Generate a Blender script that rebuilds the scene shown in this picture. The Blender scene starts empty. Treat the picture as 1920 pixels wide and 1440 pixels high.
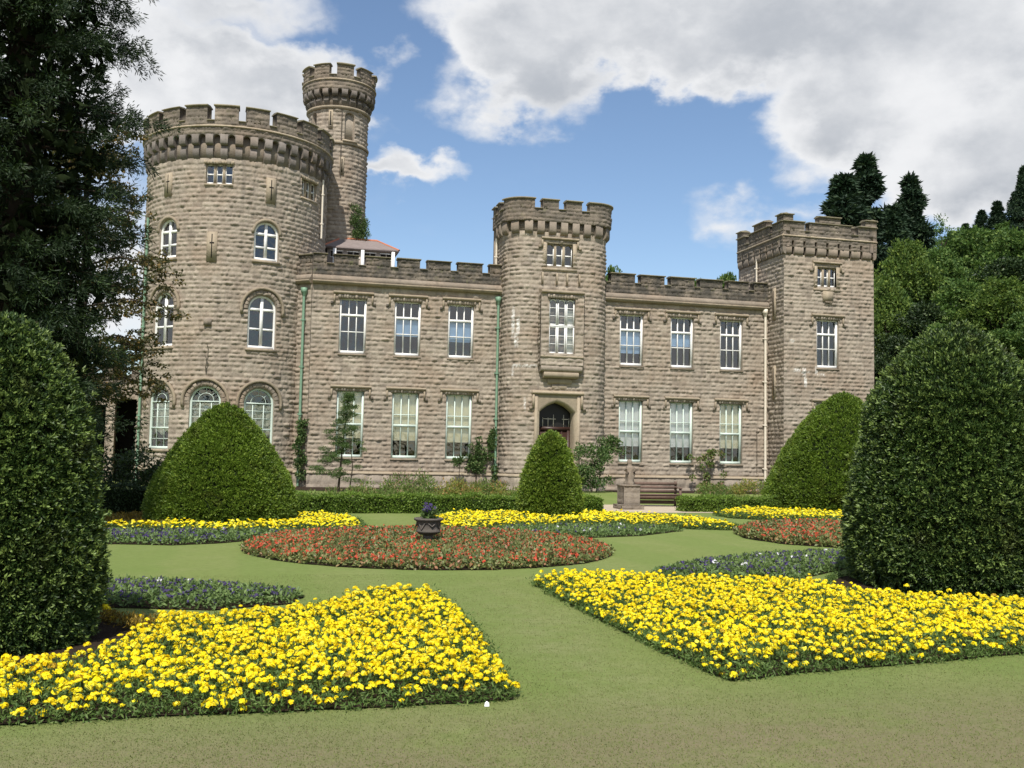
import bpy, math, random
import numpy as np
from mathutils import Matrix, Vector
R_ = math.radians
rng = np.random.default_rng(7)
random.seed(7)
sc = bpy.context.scene
col = sc.collection

# ------------------------------------------------------------------ camera
cam_d = bpy.data.cameras.new("camera")
cam = bpy.data.objects.new("camera", cam_d)
col.objects.link(cam)
cam_d.sensor_width = 36.0
cam_d.lens = 34.69
cam_d.clip_start = 0.1
cam_d.clip_end = 3000
right = Vector((0.96797093, -0.2503004, 0.01954433))
up = Vector((-0.03630097, -0.06250519, 0.99738425))
fwd = Vector((0.24842405, 0.96614844, 0.06958936))
m = Matrix((right, up, -fwd)).transposed().to_4x4()
m.translation = Vector((0, 0, 1.7))
cam.matrix_world = m
sc.camera = cam

# ------------------------------------------------------------------ sun and sky
SUN_EL, SUN_AZ = R_(54), R_(20)          # azimuth measured to the left of the facade's outward normal
to_sun = Vector((-math.sin(SUN_AZ) * math.cos(SUN_EL), -math.cos(SUN_AZ) * math.cos(SUN_EL), math.sin(SUN_EL)))
sun_d = bpy.data.lights.new("sun", 'SUN')
sun_d.energy = 4.9
sun_d.angle = R_(0.5)
sun_d.color = (1.0, 0.95, 0.87)
sun = bpy.data.objects.new("sun", sun_d)
col.objects.link(sun)
sun.rotation_euler = to_sun.to_track_quat('Z', 'Y').to_euler()
sc.view_settings.view_transform = 'Standard'
sc.view_settings.look = 'None'
sc.view_settings.exposure = 0.08
sc.view_settings.gamma = 1.0
sc.view_settings.use_curve_mapping = False


class NT:
    """small helper for node trees"""
    def __init__(self, tree):
        self.t = tree
        self.n = tree.nodes
        self.n.clear()

    def new(self, typ, **kw):
        nd = self.n.new(typ)
        for k, v in kw.items():
            setattr(nd, k, v)
        return nd

    def link(self, a, b):
        self.t.links.new(a, b)

    def put(self, sock, v):
        if isinstance(v, bpy.types.NodeSocket):
            self.link(v, sock)
        else:
            sock.default_value = v

    def math(self, op, a, b=0.0, c=0.0, clamp=False):
        nd = self.new('ShaderNodeMath', operation=op, use_clamp=clamp)
        self.put(nd.inputs[0], a); self.put(nd.inputs[1], b); self.put(nd.inputs[2], c)
        return nd.outputs[0]

    def mix(self, f, a, b, blend='MIX'):
        nd = self.new('ShaderNodeMix', data_type='RGBA', blend_type=blend)
        self.put(nd.inputs[0], f)
        self.put(nd.inputs[6], a if isinstance(a, bpy.types.NodeSocket) else (*a[:3], 1))
        self.put(nd.inputs[7], b if isinstance(b, bpy.types.NodeSocket) else (*b[:3], 1))
        return nd.outputs[2]

    def noise(self, vec, scale, detail=4.0, rough=0.55, dist=0.0):
        nd = self.new('ShaderNodeTexNoise')
        if vec is not None:
            self.link(vec, nd.inputs['Vector'])
        nd.inputs['Scale'].default_value = scale
        nd.inputs['Detail'].default_value = detail
        nd.inputs['Roughness'].default_value = rough
        nd.inputs['Distortion'].default_value = dist
        return nd.outputs['Fac']

    def step(self, v, lo, hi):
        nd = self.new('ShaderNodeMapRange', interpolation_type='SMOOTHSTEP')
        self.put(nd.inputs[0], v)
        nd.inputs[1].default_value = lo; nd.inputs[2].default_value = hi
        return nd.outputs[0]


world = bpy.data.worlds.new("World")
sc.world = world
world.use_nodes = True
w = NT(world.node_tree)
sky = w.new('ShaderNodeTexSky', sky_type='NISHITA')
sky.sun_disc = False
sky.sun_elevation = SUN_EL
sky.sun_rotation = math.atan2(to_sun.x, to_sun.y)
sky.air_density = 1.0
sky.dust_density = 0.3
sky.ozone_density = 2.4
tc = w.new('ShaderNodeTexCoord')
sep = w.new('ShaderNodeSeparateXYZ')
w.link(tc.outputs['Generated'], sep.inputs[0])
azr = w.math('ARCTAN2', sep.outputs[0], sep.outputs[1])
elr = w.math('ARCSINE', sep.outputs[2])
comb = w.new('ShaderNodeCombineXYZ')
w.link(w.math('MULTIPLY', azr, 57.29578), comb.inputs[0])
w.link(w.math('MULTIPLY', elr, 57.29578), comb.inputs[1])
# ragged cloud edges: warp the sky coordinates with noise before the cloud banks are laid out
strv = w.new('ShaderNodeVectorMath', operation='MULTIPLY')
w.link(tc.outputs['Generated'], strv.inputs[0]); strv.inputs[1].default_value = (1.0, 1.0, 1.5)
wn = w.new('ShaderNodeTexNoise')
w.link(strv.outputs[0], wn.inputs['Vector'])
wn.inputs['Scale'].default_value = 13.0; wn.inputs['Detail'].default_value = 7.0; wn.inputs['Roughness'].default_value = 0.54
wv = w.new('ShaderNodeVectorMath', operation='SUBTRACT')
w.link(wn.outputs['Color'], wv.inputs[0]); wv.inputs[1].default_value = (0.5, 0.5, 0.5)
ws = w.new('ShaderNodeVectorMath', operation='SCALE'); w.link(wv.outputs[0], ws.inputs[0]); ws.inputs['Scale'].default_value = 9.0
wa = w.new('ShaderNodeVectorMath', operation='ADD'); w.link(comb.outputs[0], wa.inputs[0]); w.link(ws.outputs[0], wa.inputs[1])
banks = [  # azimuth, elevation (deg), half extents, weight
    (-8, 20, 13, 5.5, 1.25), (-3, 18.2, 7, 3.2, 0.9), (2.0, 20.3, 5, 2.6, 0.8), (-1, 24.5, 6, 2.2, .75), (-9, 9, 9, 7, 0.8), (5.4, 20.0, 2.3, 2.6, .33),
    (14, 24.5, 7, 4.2, 1.1), (12.5, 21.5, 4, 3.0, 0.75), (16.5, 21.2, 4.5, 3.0, .85), (24, 25.5, 10, 5.5, 1.3), (34, 24, 10, 7.5, 1.4),
    (43, 21, 12, 9, 1.4), (33, 18.0, 5.5, 3.5, .9), (40, 15, 7, 3.6, 1.0), (7.6, 16.3, 3.4, 1.5, .85), (6.2, 15.2, 2.6, 1.2, .7),
    (26.5, 12.9, 3.6, 1.9, .5), (31, 13.4, 2.5, 1.6, .4), (28, 22, 7, 3, .7), (21, 22.5, 5, 2.5, .6)]
tot = None
for (a, e, ra, re_, wt) in banks:
    mp = w.new('ShaderNodeMapping')
    mp.inputs['Location'].default_value = (-a / ra, -e / re_, 0)
    mp.inputs['Scale'].default_value = (1 / ra, 1 / re_, 0)
    w.link(wa.outputs[0], mp.inputs[0])
    g = w.new('ShaderNodeTexGradient', gradient_type='SPHERICAL')
    w.link(mp.outputs[0], g.inputs[0])
    v = w.math('MULTIPLY', g.outputs['Fac'], wt)
    tot = v if tot is None else w.math('ADD', tot, v)
# broken cloud over the rest of the sky, away from the banks
gen = w.noise(strv.outputs[0], 2.6, 6.0, 0.6)
behind = w.step(elr, 0.48, 0.72)
back = w.step(w.math('ABSOLUTE', w.math('SUBTRACT', azr, 0.3)), 0.9, 1.3)
gen = w.math('MULTIPLY', w.math('MULTIPLY', w.math('SUBTRACT', gen, 0.42), 3.0), w.math('MAXIMUM', behind, back))
dens = w.math('ADD', tot, w.math('MAXIMUM', gen, 0.0))
fine = w.noise(strv.outputs[0], 8.0, 8.0, 0.56)
dens = w.math('ADD', dens, w.math('MULTIPLY', w.math('SUBTRACT', fine, 0.5), 0.55))
mask = w.step(dens, 0.04, 0.66)
# thick middles are grey, thin rims and sunlit heads are white
thick = w.step(w.math('ADD', dens, w.math('MULTIPLY', w.math('SUBTRACT', w.noise(strv.outputs[0], 5.0, 7.0, 0.58), 0.5), 3.2)), 0.5, 1.9)
ccol = w.mix(thick, (0.97, 0.98, 1.0), (0.54, 0.575, 0.63))
bg1 = w.new('ShaderNodeBackground'); bg1.inputs[1].default_value = 0.135
w.link(sky.outputs[0], bg1.inputs[0])
bg2 = w.new('ShaderNodeBackground'); bg2.inputs[1].default_value = 0.86
w.link(ccol, bg2.inputs[0])
mx = w.new('ShaderNodeMixShader')
w.link(mask, mx.inputs[0]); w.link(bg1.outputs[0], mx.inputs[1]); w.link(bg2.outputs[0], mx.inputs[2])
wo = w.new('ShaderNodeOutputWorld')
w.link(mx.outputs[0], wo.inputs[0])


# ------------------------------------------------------------------ materials
def new_mat(name):
    mt = bpy.data.materials.new(name)
    mt.use_nodes = True
    k = NT(mt.node_tree)
    out = k.new('ShaderNodeOutputMaterial')
    p = k.new('ShaderNodeBsdfPrincipled')
    k.link(p.outputs[0], out.inputs[0])
    return mt, k, p, out


def flat(name, c, rough=0.6, spec=0.4, var=0.12, scale=6.0, metal=0.0, bump=0.0):
    mt, k, p, _ = new_mat(name)
    o = k.new('ShaderNodeTexCoord').outputs['Object']
    n = k.noise(o, scale, 5.0)
    cc = k.mix(n, [x * (1 - var) for x in c], [min(1, x * (1 + var)) for x in c])
    n2 = k.step(k.noise(o, scale * 0.3, 3.0), 0.35, 0.75)
    cc = k.mix(k.math('MULTIPLY', n2, var), cc, [x * 0.5 for x in c])
    k.link(cc, p.inputs['Base Color'])
    p.inputs['Roughness'].default_value = rough
    p.inputs['Specular IOR Level'].default_value = spec
    p.inputs['Metallic'].default_value = metal
    if bump:
        b = k.new('ShaderNodeBump'); b.inputs['Strength'].default_value = bump; b.inputs['Distance'].default_value = 0.02
        k.link(k.noise(o, scale * 6, 4.0), b.inputs['Height']); k.link(b.outputs[0], p.inputs['Normal'])
    return mt


def stone_mat(name, lo, hi, dark=(0.075, 0.068, 0.058)):
    mt, k, p, _ = new_mat(name)
    at = k.new('ShaderNodeAttribute', attribute_name='tint')
    s = k.new('ShaderNodeSeparateColor'); k.link(at.outputs['Color'], s.inputs[0])
    o = k.new('ShaderNodeTexCoord').outputs['Object']
    c = k.mix(s.outputs[0], lo, hi)
    n1 = k.noise(o, 0.45, 5.0, 0.6)
    c = k.mix(k.math('MULTIPLY', k.step(n1, 0.42, 0.72), 0.5), c, (0.30, 0.215, 0.15))
    n2 = k.noise(o, 9.0, 6.0, 0.7)
    c = k.mix(k.math('MULTIPLY', k.step(n2, 0.48, 0.75), 0.45), c, [x * 0.48 for x in lo])
    n3 = k.noise(o, 26.0, 3.0, 0.6)
    c = k.mix(k.math('MULTIPLY', k.step(n3, 0.55, 0.8), 0.35), c, (0.52, 0.47, 0.40))
    mp = k.new('ShaderNodeMapping'); mp.inputs['Scale'].default_value = (2.6, 2.6, 0.28); k.link(o, mp.inputs[0])
    run = k.step(k.noise(mp.outputs[0], 1.0, 5.0, 0.6), 0.52, 0.74)      # rain streaks and soot
    c = k.mix(k.math('MULTIPLY', run, 0.42), c, (0.115, 0.098, 0.082))
    pale = k.step(k.noise(o, 0.8, 6.0, 0.7), 0.58, 0.74)
    c = k.mix(k.math('MULTIPLY', pale, 0.3), c, (0.47, 0.43, 0.37))
    wth = k.math('MULTIPLY', s.outputs[1], k.step(k.noise(o, 1.6, 6.0, 0.7), 0.25, 0.62))
    c = k.mix(wth, c, dark)
    c = k.mix(k.math('MULTIPLY', k.step(k.noise(o, 3.1, 5.0, 0.65), 0.58, 0.72), k.math('MULTIPLY', s.outputs[1], 0.75)), c, (0.17, 0.17, 0.085))
    c = k.mix(s.outputs[2], c, (0.82, 0.80, 0.76))
    k.link(c, p.inputs['Base Color'])
    p.inputs['Roughness'].default_value = 0.95
    p.inputs['Specular IOR Level'].default_value = 0.15
    b = k.new('ShaderNodeBump'); b.inputs['Strength'].default_value = 0.7; b.inputs['Distance'].default_value = 0.02
    k.link(k.noise(o, 17.0, 5.0, 0.7), b.inputs['Height']); k.link(b.outputs[0], p.inputs['Normal'])
    return mt


def leaf_mat(name, a, b, c=None, rough=0.55, trans=0.3, spec=0.35, worn=None, patch=None):
    """three leaf colours picked by the per-leaf attribute"""
    mt, k, p, out = new_mat(name)
    at = k.new('ShaderNodeAttribute', attribute_name='tint')
    s = k.new('ShaderNodeSeparateColor'); k.link(at.outputs['Color'], s.inputs[0])
    cc = k.mix(s.outputs[0], a, b)
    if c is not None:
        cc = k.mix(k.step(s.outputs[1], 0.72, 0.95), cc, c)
    o = k.new('ShaderNodeTexCoord').outputs['Object']
    cc = k.mix(k.math('MULTIPLY', k.step(k.noise(o, 0.9, 3.0), 0.4, 0.7), 0.35), cc, [x * 1.35 for x in b])
    if worn is not None:       # faded heads
        cc = k.mix(s.outputs[2], cc, worn)
    if patch is not None:      # thin brownish patches in clipped foliage
        cc = k.mix(k.math('MULTIPLY', k.step(k.noise(o, 1.7, 4.0, 0.6), 0.55, 0.72), 0.55), cc, patch)
    k.link(cc, p.inputs['Base Color'])
    p.inputs['Roughness'].default_value = rough
    p.inputs['Specular IOR Level'].default_value = spec
    tr = k.new('ShaderNodeBsdfTranslucent'); k.link(cc, tr.inputs[0])
    ms = k.new('ShaderNodeMixShader'); ms.inputs[0].default_value = trans
    k.link(p.outputs[0], ms.inputs[1]); k.link(tr.outputs[0], ms.inputs[2]); k.link(ms.outputs[0], out.inputs[0])
    return mt


M = {}
M['stone'] = stone_mat('rock_faced_stone', (0.226, 0.186, 0.148), (0.452, 0.386, 0.308))
M['parapet'] = stone_mat('weathered_parapet_stone', (0.18, 0.148, 0.118), (0.36, 0.30, 0.235))
M['trim'] = stone_mat('dressed_stone', (0.30, 0.245, 0.175), (0.44, 0.365, 0.265))
M['coping'] = stone_mat('coping_stone', (0.26, 0.23, 0.16), (0.36, 0.32, 0.21))
M['dark'] = flat('dark_interior', (0.022, 0.02, 0.018), 0.9, 0.1)
M['white'] = flat('white_paint', (0.83, 0.82, 0.79), 0.4, 0.4, 0.05)
M['green'] = flat('pale_green_paint', (0.60, 0.69, 0.62), 0.45, 0.4, 0.08)
M['pipe_green'] = flat('green_pipe_paint', (0.19, 0.31, 0.21), 0.5, 0.4, 0.15)
M['pipe_white'] = flat('cream_pipe_paint', (0.74, 0.66, 0.54), 0.5, 0.4, 0.12)
M['pipe_dark'] = flat('dark_pipe_paint', (0.10, 0.085, 0.065), 0.6, 0.3, 0.2)
M['blind_cream'] = flat('cream_blind', (0.84, 0.78, 0.55), 0.8, 0.2, 0.05)
M['blind_lit'] = flat('lit_blind', (0.86, 0.87, 0.84), 0.8, 0.2, 0.03)  # blind colour brightened to look lit
M['blind_reflect'] = flat('blue_reflection_blind', (0.40, 0.58, 0.80), 0.8, 0.2, 0.04)  # light blue reflection put into the colour of the blind
M['curtain'] = flat('pale_curtain', (0.66, 0.66, 0.55), 0.9, 0.1, 0.12, 12)
M['wood'] = flat('dark_red_door_wood', (0.050, 0.024, 0.018), 0.45, 0.4, 0.3)
M['slate'] = flat('grey_slate', (0.16, 0.15, 0.155), 0.75, 0.3, 0.25, 9, 0, 0.4)
M['slate_warm'] = flat('weathered_slate', (0.25, 0.205, 0.19), 0.8, 0.3, 0.25, 9, 0, 0.4)
M['tile_ridge'] = flat('terracotta_ridge', (0.50, 0.19, 0.11), 0.8, 0.2, 0.2)
M['render'] = flat('pale_render', (0.42, 0.36, 0.31), 0.9, 0.2, 0.15)
M['bark'] = flat('bark', (0.055, 0.042, 0.032), 0.95, 0.1, 0.35, 8, 0, 0.8)
M['soil'] = flat('dark_soil', (0.045, 0.032, 0.022), 0.95, 0.1, 0.4, 14, 0, 0.9)
M['bench'] = flat('weathered_bench_wood', (0.17, 0.115, 0.09), 0.8, 0.2, 0.35, 14, 0, 0.4)
M['gravel'] = flat('pale_gravel', (0.50, 0.42, 0.31), 0.95, 0.1, 0.18, 30, 0, 0.5)
M['urn'] = stone_mat('lichened_urn_stone', (0.085, 0.072, 0.060), (0.34, 0.30, 0.27))
M['statue'] = stone_mat('old_carved_stone', (0.22, 0.18, 0.145), (0.34, 0.29, 0.23))
M['litter'] = flat('white_paper', (0.85, 0.85, 0.86), 0.7, 0.3, 0.03)
M['yew'] = leaf_mat('yew_leaf', (0.012, 0.030, 0.007), (0.050, 0.098, 0.018), (0.20, 0.28, 0.065), 0.5, 0.2, 0.5, None, (0.060, 0.062, 0.020))
M['yew_light'] = leaf_mat('light_yew_leaf', (0.060, 0.115, 0.012), (0.160, 0.245, 0.025), (0.25, 0.33, 0.045), 0.5, 0.25, 0.4, None, (0.085, 0.085, 0.018))
M['yew_in'] = flat('yew_inner_twigs', (0.016, 0.024, 0.009), 0.95, 0.05, 0.4, 20)
M['box'] = leaf_mat('box_hedge_leaf', (0.065, 0.125, 0.016), (0.165, 0.26, 0.033), (0.28, 0.37, 0.07), 0.5, 0.3)
M['box_shaded'] = leaf_mat('shaded_hedge_leaf', (0.015, 0.030, 0.010), (0.035, 0.060, 0.018), None, 0.55, 0.2)  # hedge and shrubs left of the tower: their shade is in this colour
M['conifer'] = leaf_mat('dark_conifer_needle', (0.008, 0.018, 0.007), (0.026, 0.052, 0.014), (0.075, 0.12, 0.03), 0.6, 0.15)
M['bronze'] = leaf_mat('bronze_green_leaf', (0.035, 0.045, 0.014), (0.10, 0.095, 0.030), (0.24, 0.15, 0.04), 0.6, 0.3)
M['broad'] = leaf_mat('broad_leaf', (0.032, 0.075, 0.017), (0.100, 0.180, 0.034), (0.20, 0.28, 0.06), 0.6, 0.35)
M['broad_y'] = leaf_mat('yellow_green_leaf', (0.036, 0.080, 0.014), (0.120, 0.190, 0.030), (0.22, 0.29, 0.05), 0.6, 0.35)
M['tree_shaded'] = leaf_mat('shaded_tree_leaf', (0.012, 0.026, 0.009), (0.034, 0.062, 0.017), (0.08, 0.12, 0.03), 0.5, 0.2)  # deep shade behind the square tower, put into the tree leaf colour
M['far_con'] = leaf_mat('hill_conifer_needle', (0.008, 0.022, 0.012), (0.028, 0.058, 0.026), (0.05, 0.085, 0.03), 0.7, 0.15)
M['border'] = leaf_mat('border_plant_leaf', (0.07, 0.13, 0.025), (0.17, 0.24, 0.05), (0.42, 0.28, 0.17), 0.6, 0.35)
M['border_w'] = leaf_mat('warm_border_leaf', (0.12, 0.17, 0.03), (0.26, 0.27, 0.06), (0.48, 0.26, 0.10), 0.6, 0.35)
M['climb'] = leaf_mat('climber_leaf', (0.035, 0.075, 0.020), (0.10, 0.17, 0.045), (0.20, 0.24, 0.09), 0.6, 0.3)
M['mari_leaf'] = leaf_mat('marigold_leaf', (0.045, 0.09, 0.018), (0.125, 0.20, 0.048), (0.19, 0.26, 0.07), 0.6, 0.3)
M['mari_shade'] = leaf_mat('shaded_marigold_leaf', (0.10, 0.075, 0.012), (0.25, 0.17, 0.022), (0.40, 0.27, 0.03), 0.6, 0.3)  # marigolds under the trees: shade painted into the leaf colour
M['mari'] = leaf_mat('marigold_petal', (0.85, 0.60, 0.008), (0.92, 0.80, 0.016), (0.94, 0.86, 0.09), 0.6, 0.25, 0.2, (0.42, 0.24, 0.03))
M['beg_leaf'] = leaf_mat('begonia_leaf', (0.075, 0.105, 0.030), (0.22, 0.25, 0.080), (0.36, 0.17, 0.09), 0.45, 0.25, 0.45)
M['beg'] = leaf_mat('red_begonia_petal', (0.46, 0.065, 0.035), (0.68, 0.085, 0.045), (0.60, 0.22, 0.12), 0.6, 0.3, 0.2)
M['pan_leaf'] = leaf_mat('pansy_leaf', (0.085, 0.15, 0.045), (0.20, 0.28, 0.085), None, 0.55, 0.3)
M['pan'] = leaf_mat('purple_pansy_petal', (0.022, 0.016, 0.050), (0.075, 0.055, 0.14), (0.11, 0.075, 0.26), 0.6, 0.2, 0.2)
M['pan_w'] = leaf_mat('white_pansy_petal', (0.70, 0.68, 0.72), (0.80, 0.78, 0.80), None, 0.6, 0.2, 0.2)

mt, k, p, out = new_mat('window_glass')
tr = k.new('ShaderNodeBsdfTransparent'); tr.inputs[0].default_value = (0.97, 0.98, 0.98, 1)
gl = k.new('ShaderNodeBsdfGlossy'); gl.inputs['Roughness'].default_value = 0.04
lw = k.new('ShaderNodeLayerWeight'); lw.inputs[0].default_value = 0.25
ms = k.new('ShaderNodeMixShader')
k.link(k.math('ADD', k.math('MULTIPLY', lw.outputs['Fresnel'], 0.6), 0.13), ms.inputs[0])
k.link(tr.outputs[0], ms.inputs[1]); k.link(gl.outputs[0], ms.inputs[2]); k.link(ms.outputs[0], out.inputs[0])
bp = k.new('ShaderNodeBump'); bp.inputs['Strength'].default_value = 0.25; bp.inputs['Distance'].default_value = 0.05
k.link(k.noise(k.new('ShaderNodeTexCoord').outputs['Object'], 2.2, 2.0), bp.inputs['Height']); k.link(bp.outputs[0], gl.inputs['Normal'])
M['glass'] = mt
M['dark_glass'] = flat('old_dark_glass', (0.018, 0.017, 0.016), 0.35, 0.25, 0.2)

mt, k, p, out = new_mat('mown_lawn')
geo = k.new('ShaderNodeTexCoord').outputs['Object']
big = k.noise(geo, 0.22, 4.0, 0.6)
mid = k.noise(geo, 1.4, 5.0, 0.6)
c = k.mix(big, (0.160, 0.215, 0.055), (0.228, 0.268, 0.090))
c = k.mix(k.math('MULTIPLY', k.step(mid, 0.45, 0.7), 0.4), c, (0.255, 0.275, 0.11))
sx = k.new('ShaderNodeSeparateXYZ'); k.link(geo, sx.inputs[0])
stripe = k.math('SINE', k.math('ADD', k.math('MULTIPLY', sx.outputs[0], 3.1), k.math('MULTIPLY', mid, 1.2)))
c = k.mix(k.math('MULTIPLY', k.step(stripe, -0.4, 0.4), 0.4), c, (0.155, 0.225, 0.055))
tx = k.math('ABSOLUTE', k.math('ADD', k.math('SUBTRACT', sx.outputs[0], 2.75), k.math('MULTIPLY', k.math('SUBTRACT', k.noise(geo, 0.5, 3.0), 0.5), 1.2)))
trk = k.math('MULTIPLY', k.step(tx, 0.75, 0.1), k.step(k.noise(geo, 2.2, 5.0, 0.65), 0.25, 0.7))
c = k.mix(k.math('MULTIPLY', k.math('MULTIPLY', trk, k.step(sx.outputs[1], 14.0, 9.0)), 0.55), c, (0.275, 0.275, 0.135))
near = k.step(sx.outputs[1], 7.2, 5.4)
dry = k.math('MULTIPLY', near, k.step(k.noise(geo, 1.1, 6.0, 0.65), 0.18, 0.56))
c = k.mix(k.math('MULTIPLY', dry, 0.85), c, (0.225, 0.185, 0.115))
fn_ = k.noise(geo, 55.0, 5.0, 0.7)
c = k.mix(k.math('MULTIPLY', k.step(fn_, 0.42, 0.72), 0.26), c, (0.11, 0.135, 0.04))
fn3 = k.noise(geo, 9.0, 5.0, 0.65)
c = k.mix(k.math('MULTIPLY', k.step(fn3, 0.4, 0.7), 0.4), c, (0.125, 0.155, 0.045))
fn2 = k.noise(geo, 130.0, 3.0, 0.7)
c = k.mix(k.math('MULTIPLY', k.step(fn2, 0.5, 0.75), 0.2), c, (0.29, 0.29, 0.14))
k.link(c, p.inputs['Base Color'])
p.inputs['Roughness'].default_value = 0.95; p.inputs['Specular IOR Level'].default_value = 0.1
b = k.new('ShaderNodeBump'); b.inputs['Strength'].default_value = 0.8; b.inputs['Distance'].default_value = 0.02
k.link(fn_, b.inputs['Height']); k.link(b.outputs[0], p.inputs['Normal'])
M['lawn'] = mt
M['blade'] = leaf_mat('grass_blade', (0.13, 0.175, 0.045), (0.21, 0.235, 0.08), (0.26, 0.215, 0.12), 0.7, 0.3, 0.2)
M['hill'] = flat('wooded_hillside', (0.035, 0.055, 0.018), 0.95, 0.1, 0.4, 0.3)


# ------------------------------------------------------------------ mesh building
class MB:
    def __init__(self):
        self.v, self.f, self.t, self.m, self.n = [], [], [], [], 0

    def add(self, verts, faces, mat=0, tint=(0.5, 0.0, 0.0)):
        verts = np.asarray(verts, np.float32).reshape(-1, 3)
        t = np.asarray(tint, np.float32)
        if t.ndim == 1:
            t = np.tile(t, (len(verts), 1))
        faces = np.asarray(faces, np.int64)
        self.v.append(verts); self.t.append(t)
        self.f.append(faces + self.n)
        self.m.append(np.full(len(faces), mat, np.int32))
        self.n += len(verts)

    def box(self, x0, x1, y0, y1, z0, z1, mat=0, tint=(0.5, 0, 0)):
        v = [(x, y, z) for z in (z0, z1) for y in (y0, y1) for x in (x0, x1)]
        f = [(0, 2, 3, 1), (4, 5, 7, 6), (0, 1, 5, 4), (2, 6, 7, 3), (0, 4, 6, 2), (1, 3, 7, 5)]
        self.add(v, f, mat, tint)

    def quad(self, a, b, c, d, mat=0, tint=(0.5, 0, 0)):
        self.add([a, b, c, d], [(0, 1, 2, 3)], mat, tint)

    def tube(self, pts, rad, n=8, mat=0, tint=(0.5, 0, 0), cap=True):
        pts = [Vector(p) for p in pts]
        rad = rad if hasattr(rad, '__len__') else [rad] * len(pts)
        V = []
        for i, p in enumerate(pts):
            d = (pts[min(i + 1, len(pts) - 1)] - pts[max(i - 1, 0)]).normalized()
            a = d.cross(Vector((0.13, 0.97, 0.21)) if abs(d.z) > 0.8 else Vector((0, 0, 1))).normalized()
            b = d.cross(a)
            for j in range(n):
                th = 2 * math.pi * j / n
                V.append(p + (a * math.cos(th) + b * math.sin(th)) * rad[i])
        F = []
        for i in range(len(pts) - 1):
            for j in range(n):
                F.append((i * n + j, i * n + (j + 1) % n, (i + 1) * n + (j + 1) % n, (i + 1) * n + j))
        self.add(V, F, mat, tint)

    def lathe(self, prof, n=24, c=(0, 0, 0), mat=0, tint=(0.5, 0, 0), wob=None):
        V = []
        for i, (r, z) in enumerate(prof):
            for j in range(n):
                th = 2 * math.pi * j / n
                q = r * (1 + (wob(th, z) if wob else 0))
                V.append((c[0] + q * math.cos(th), c[1] + q * math.sin(th), c[2] + z))
        F = [(i * n + j, i * n + (j + 1) % n, (i + 1) * n + (j + 1) % n, (i + 1) * n + j) for i in range(len(prof) - 1) for j in range(n)]
        self.add(V, F, mat, tint)

    def mesh(self, name, mats, smooth=False):
        me = bpy.data.meshes.new(name)
        V = np.concatenate(self.v); T = np.concatenate(self.t)
        me.vertices.add(len(V)); me.vertices.foreach_set('co', V.ravel())
        sizes = np.concatenate([np.full(len(f), f.shape[1], np.int32) for f in self.f])
        idx = np.concatenate([f.ravel() for f in self.f]).astype(np.int32)
        me.loops.add(len(idx)); me.loops.foreach_set('vertex_index', idx)
        me.polygons.add(len(sizes))
        start = np.concatenate([[0], np.cumsum(sizes)[:-1]]).astype(np.int32)
        me.polygons.foreach_set('loop_start', start)
        me.polygons.foreach_set('loop_total', sizes)
        me.polygons.foreach_set('material_index', np.concatenate(self.m))
        if smooth:
            me.polygons.foreach_set('use_smooth', np.ones(len(sizes), bool))
        for mm in mats:
            me.materials.append(M[mm] if isinstance(mm, str) else mm)
        at = me.attributes.new('tint', 'FLOAT_COLOR', 'POINT')
        at.data.foreach_set('color', np.concatenate([T, np.ones((len(T), 1), np.float32)], 1).ravel())
        me.update(calc_edges=True)
        return me

    def obj(self, name, mats, parent=None, smooth=False, world=None):
        return link(name, self.mesh(name, mats if isinstance(mats, (list, tuple)) else [mats], smooth), parent, world)


WM = {}


def link(name, data, parent=None, world=None):
    o = bpy.data.objects.new(name, data)
    col.objects.link(o)
    wmx = world or Matrix.Identity(4)
    WM[o.name] = wmx
    if parent is not None:
        o.parent = parent
        o.matrix_parent_inverse = WM[parent.name].inverted()
    o.matrix_basis = wmx
    return o


def tag(o, label=None, cat=None, group=None, kind=None):
    for kk, vv in (('label', label), ('category', cat), ('group', group), ('kind', kind)):
        if vv:
            o[kk] = vv
    return o


def thing(name, loc, label, cat, group=None):
    return tag(link(name, None, None, Matrix.Translation(Vector(loc))), label, cat, group)


def copy_tree(o, world, parent=None):
    c = o.copy()
    col.objects.link(c)
    rel = WM[o.name]
    d = world @ rel.inverted()
    def put(src, dst, par):
        WM[dst.name] = d @ WM[src.name]
        if par is not None:
            dst.parent = par
            dst.matrix_parent_inverse = WM[par.name].inverted()
        dst.matrix_basis = WM[dst.name]
        for ch in list(src.children):
            e = ch.copy(); col.objects.link(e); put(ch, e, dst)
    put(o, c, parent)
    return c


# ------------------------------------------------------------------ paths along which walls run
class Path:
    """u (metres along the plan) -> position and outward normal"""
    def __init__(self, pts, nrm):
        self.p = np.array(pts, float); self.nr = np.array(nrm, float)
        self.u = np.concatenate([[0], np.cumsum(np.linalg.norm(np.diff(self.p, axis=0), axis=1))])

    def __call__(self, u, v, d):
        u = np.asarray(u, float)
        x = np.interp(u, self.u, self.p[:, 0]); y = np.interp(u, self.u, self.p[:, 1])
        nx = np.interp(u, self.u, self.nr[:, 0]); ny = np.interp(u, self.u, self.nr[:, 1])
        l = np.hypot(nx, ny); nx /= l; ny /= l
        return np.stack([x + nx * d, y + ny * d, np.broadcast_to(v, u.shape)], -1)

    def at(self, x, y):
        """u of the path point nearest to x, y"""
        return float(self.u[np.argmin(np.hypot(self.p[:, 0] - x, self.p[:, 1] - y))])


def line(a, b, n=None):
    a, b = np.array(a, float), np.array(b, float)
    d = (b - a) / np.linalg.norm(b - a)
    nr = (d[1], -d[0])
    return Path([a, b], [nr, nr])


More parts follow.
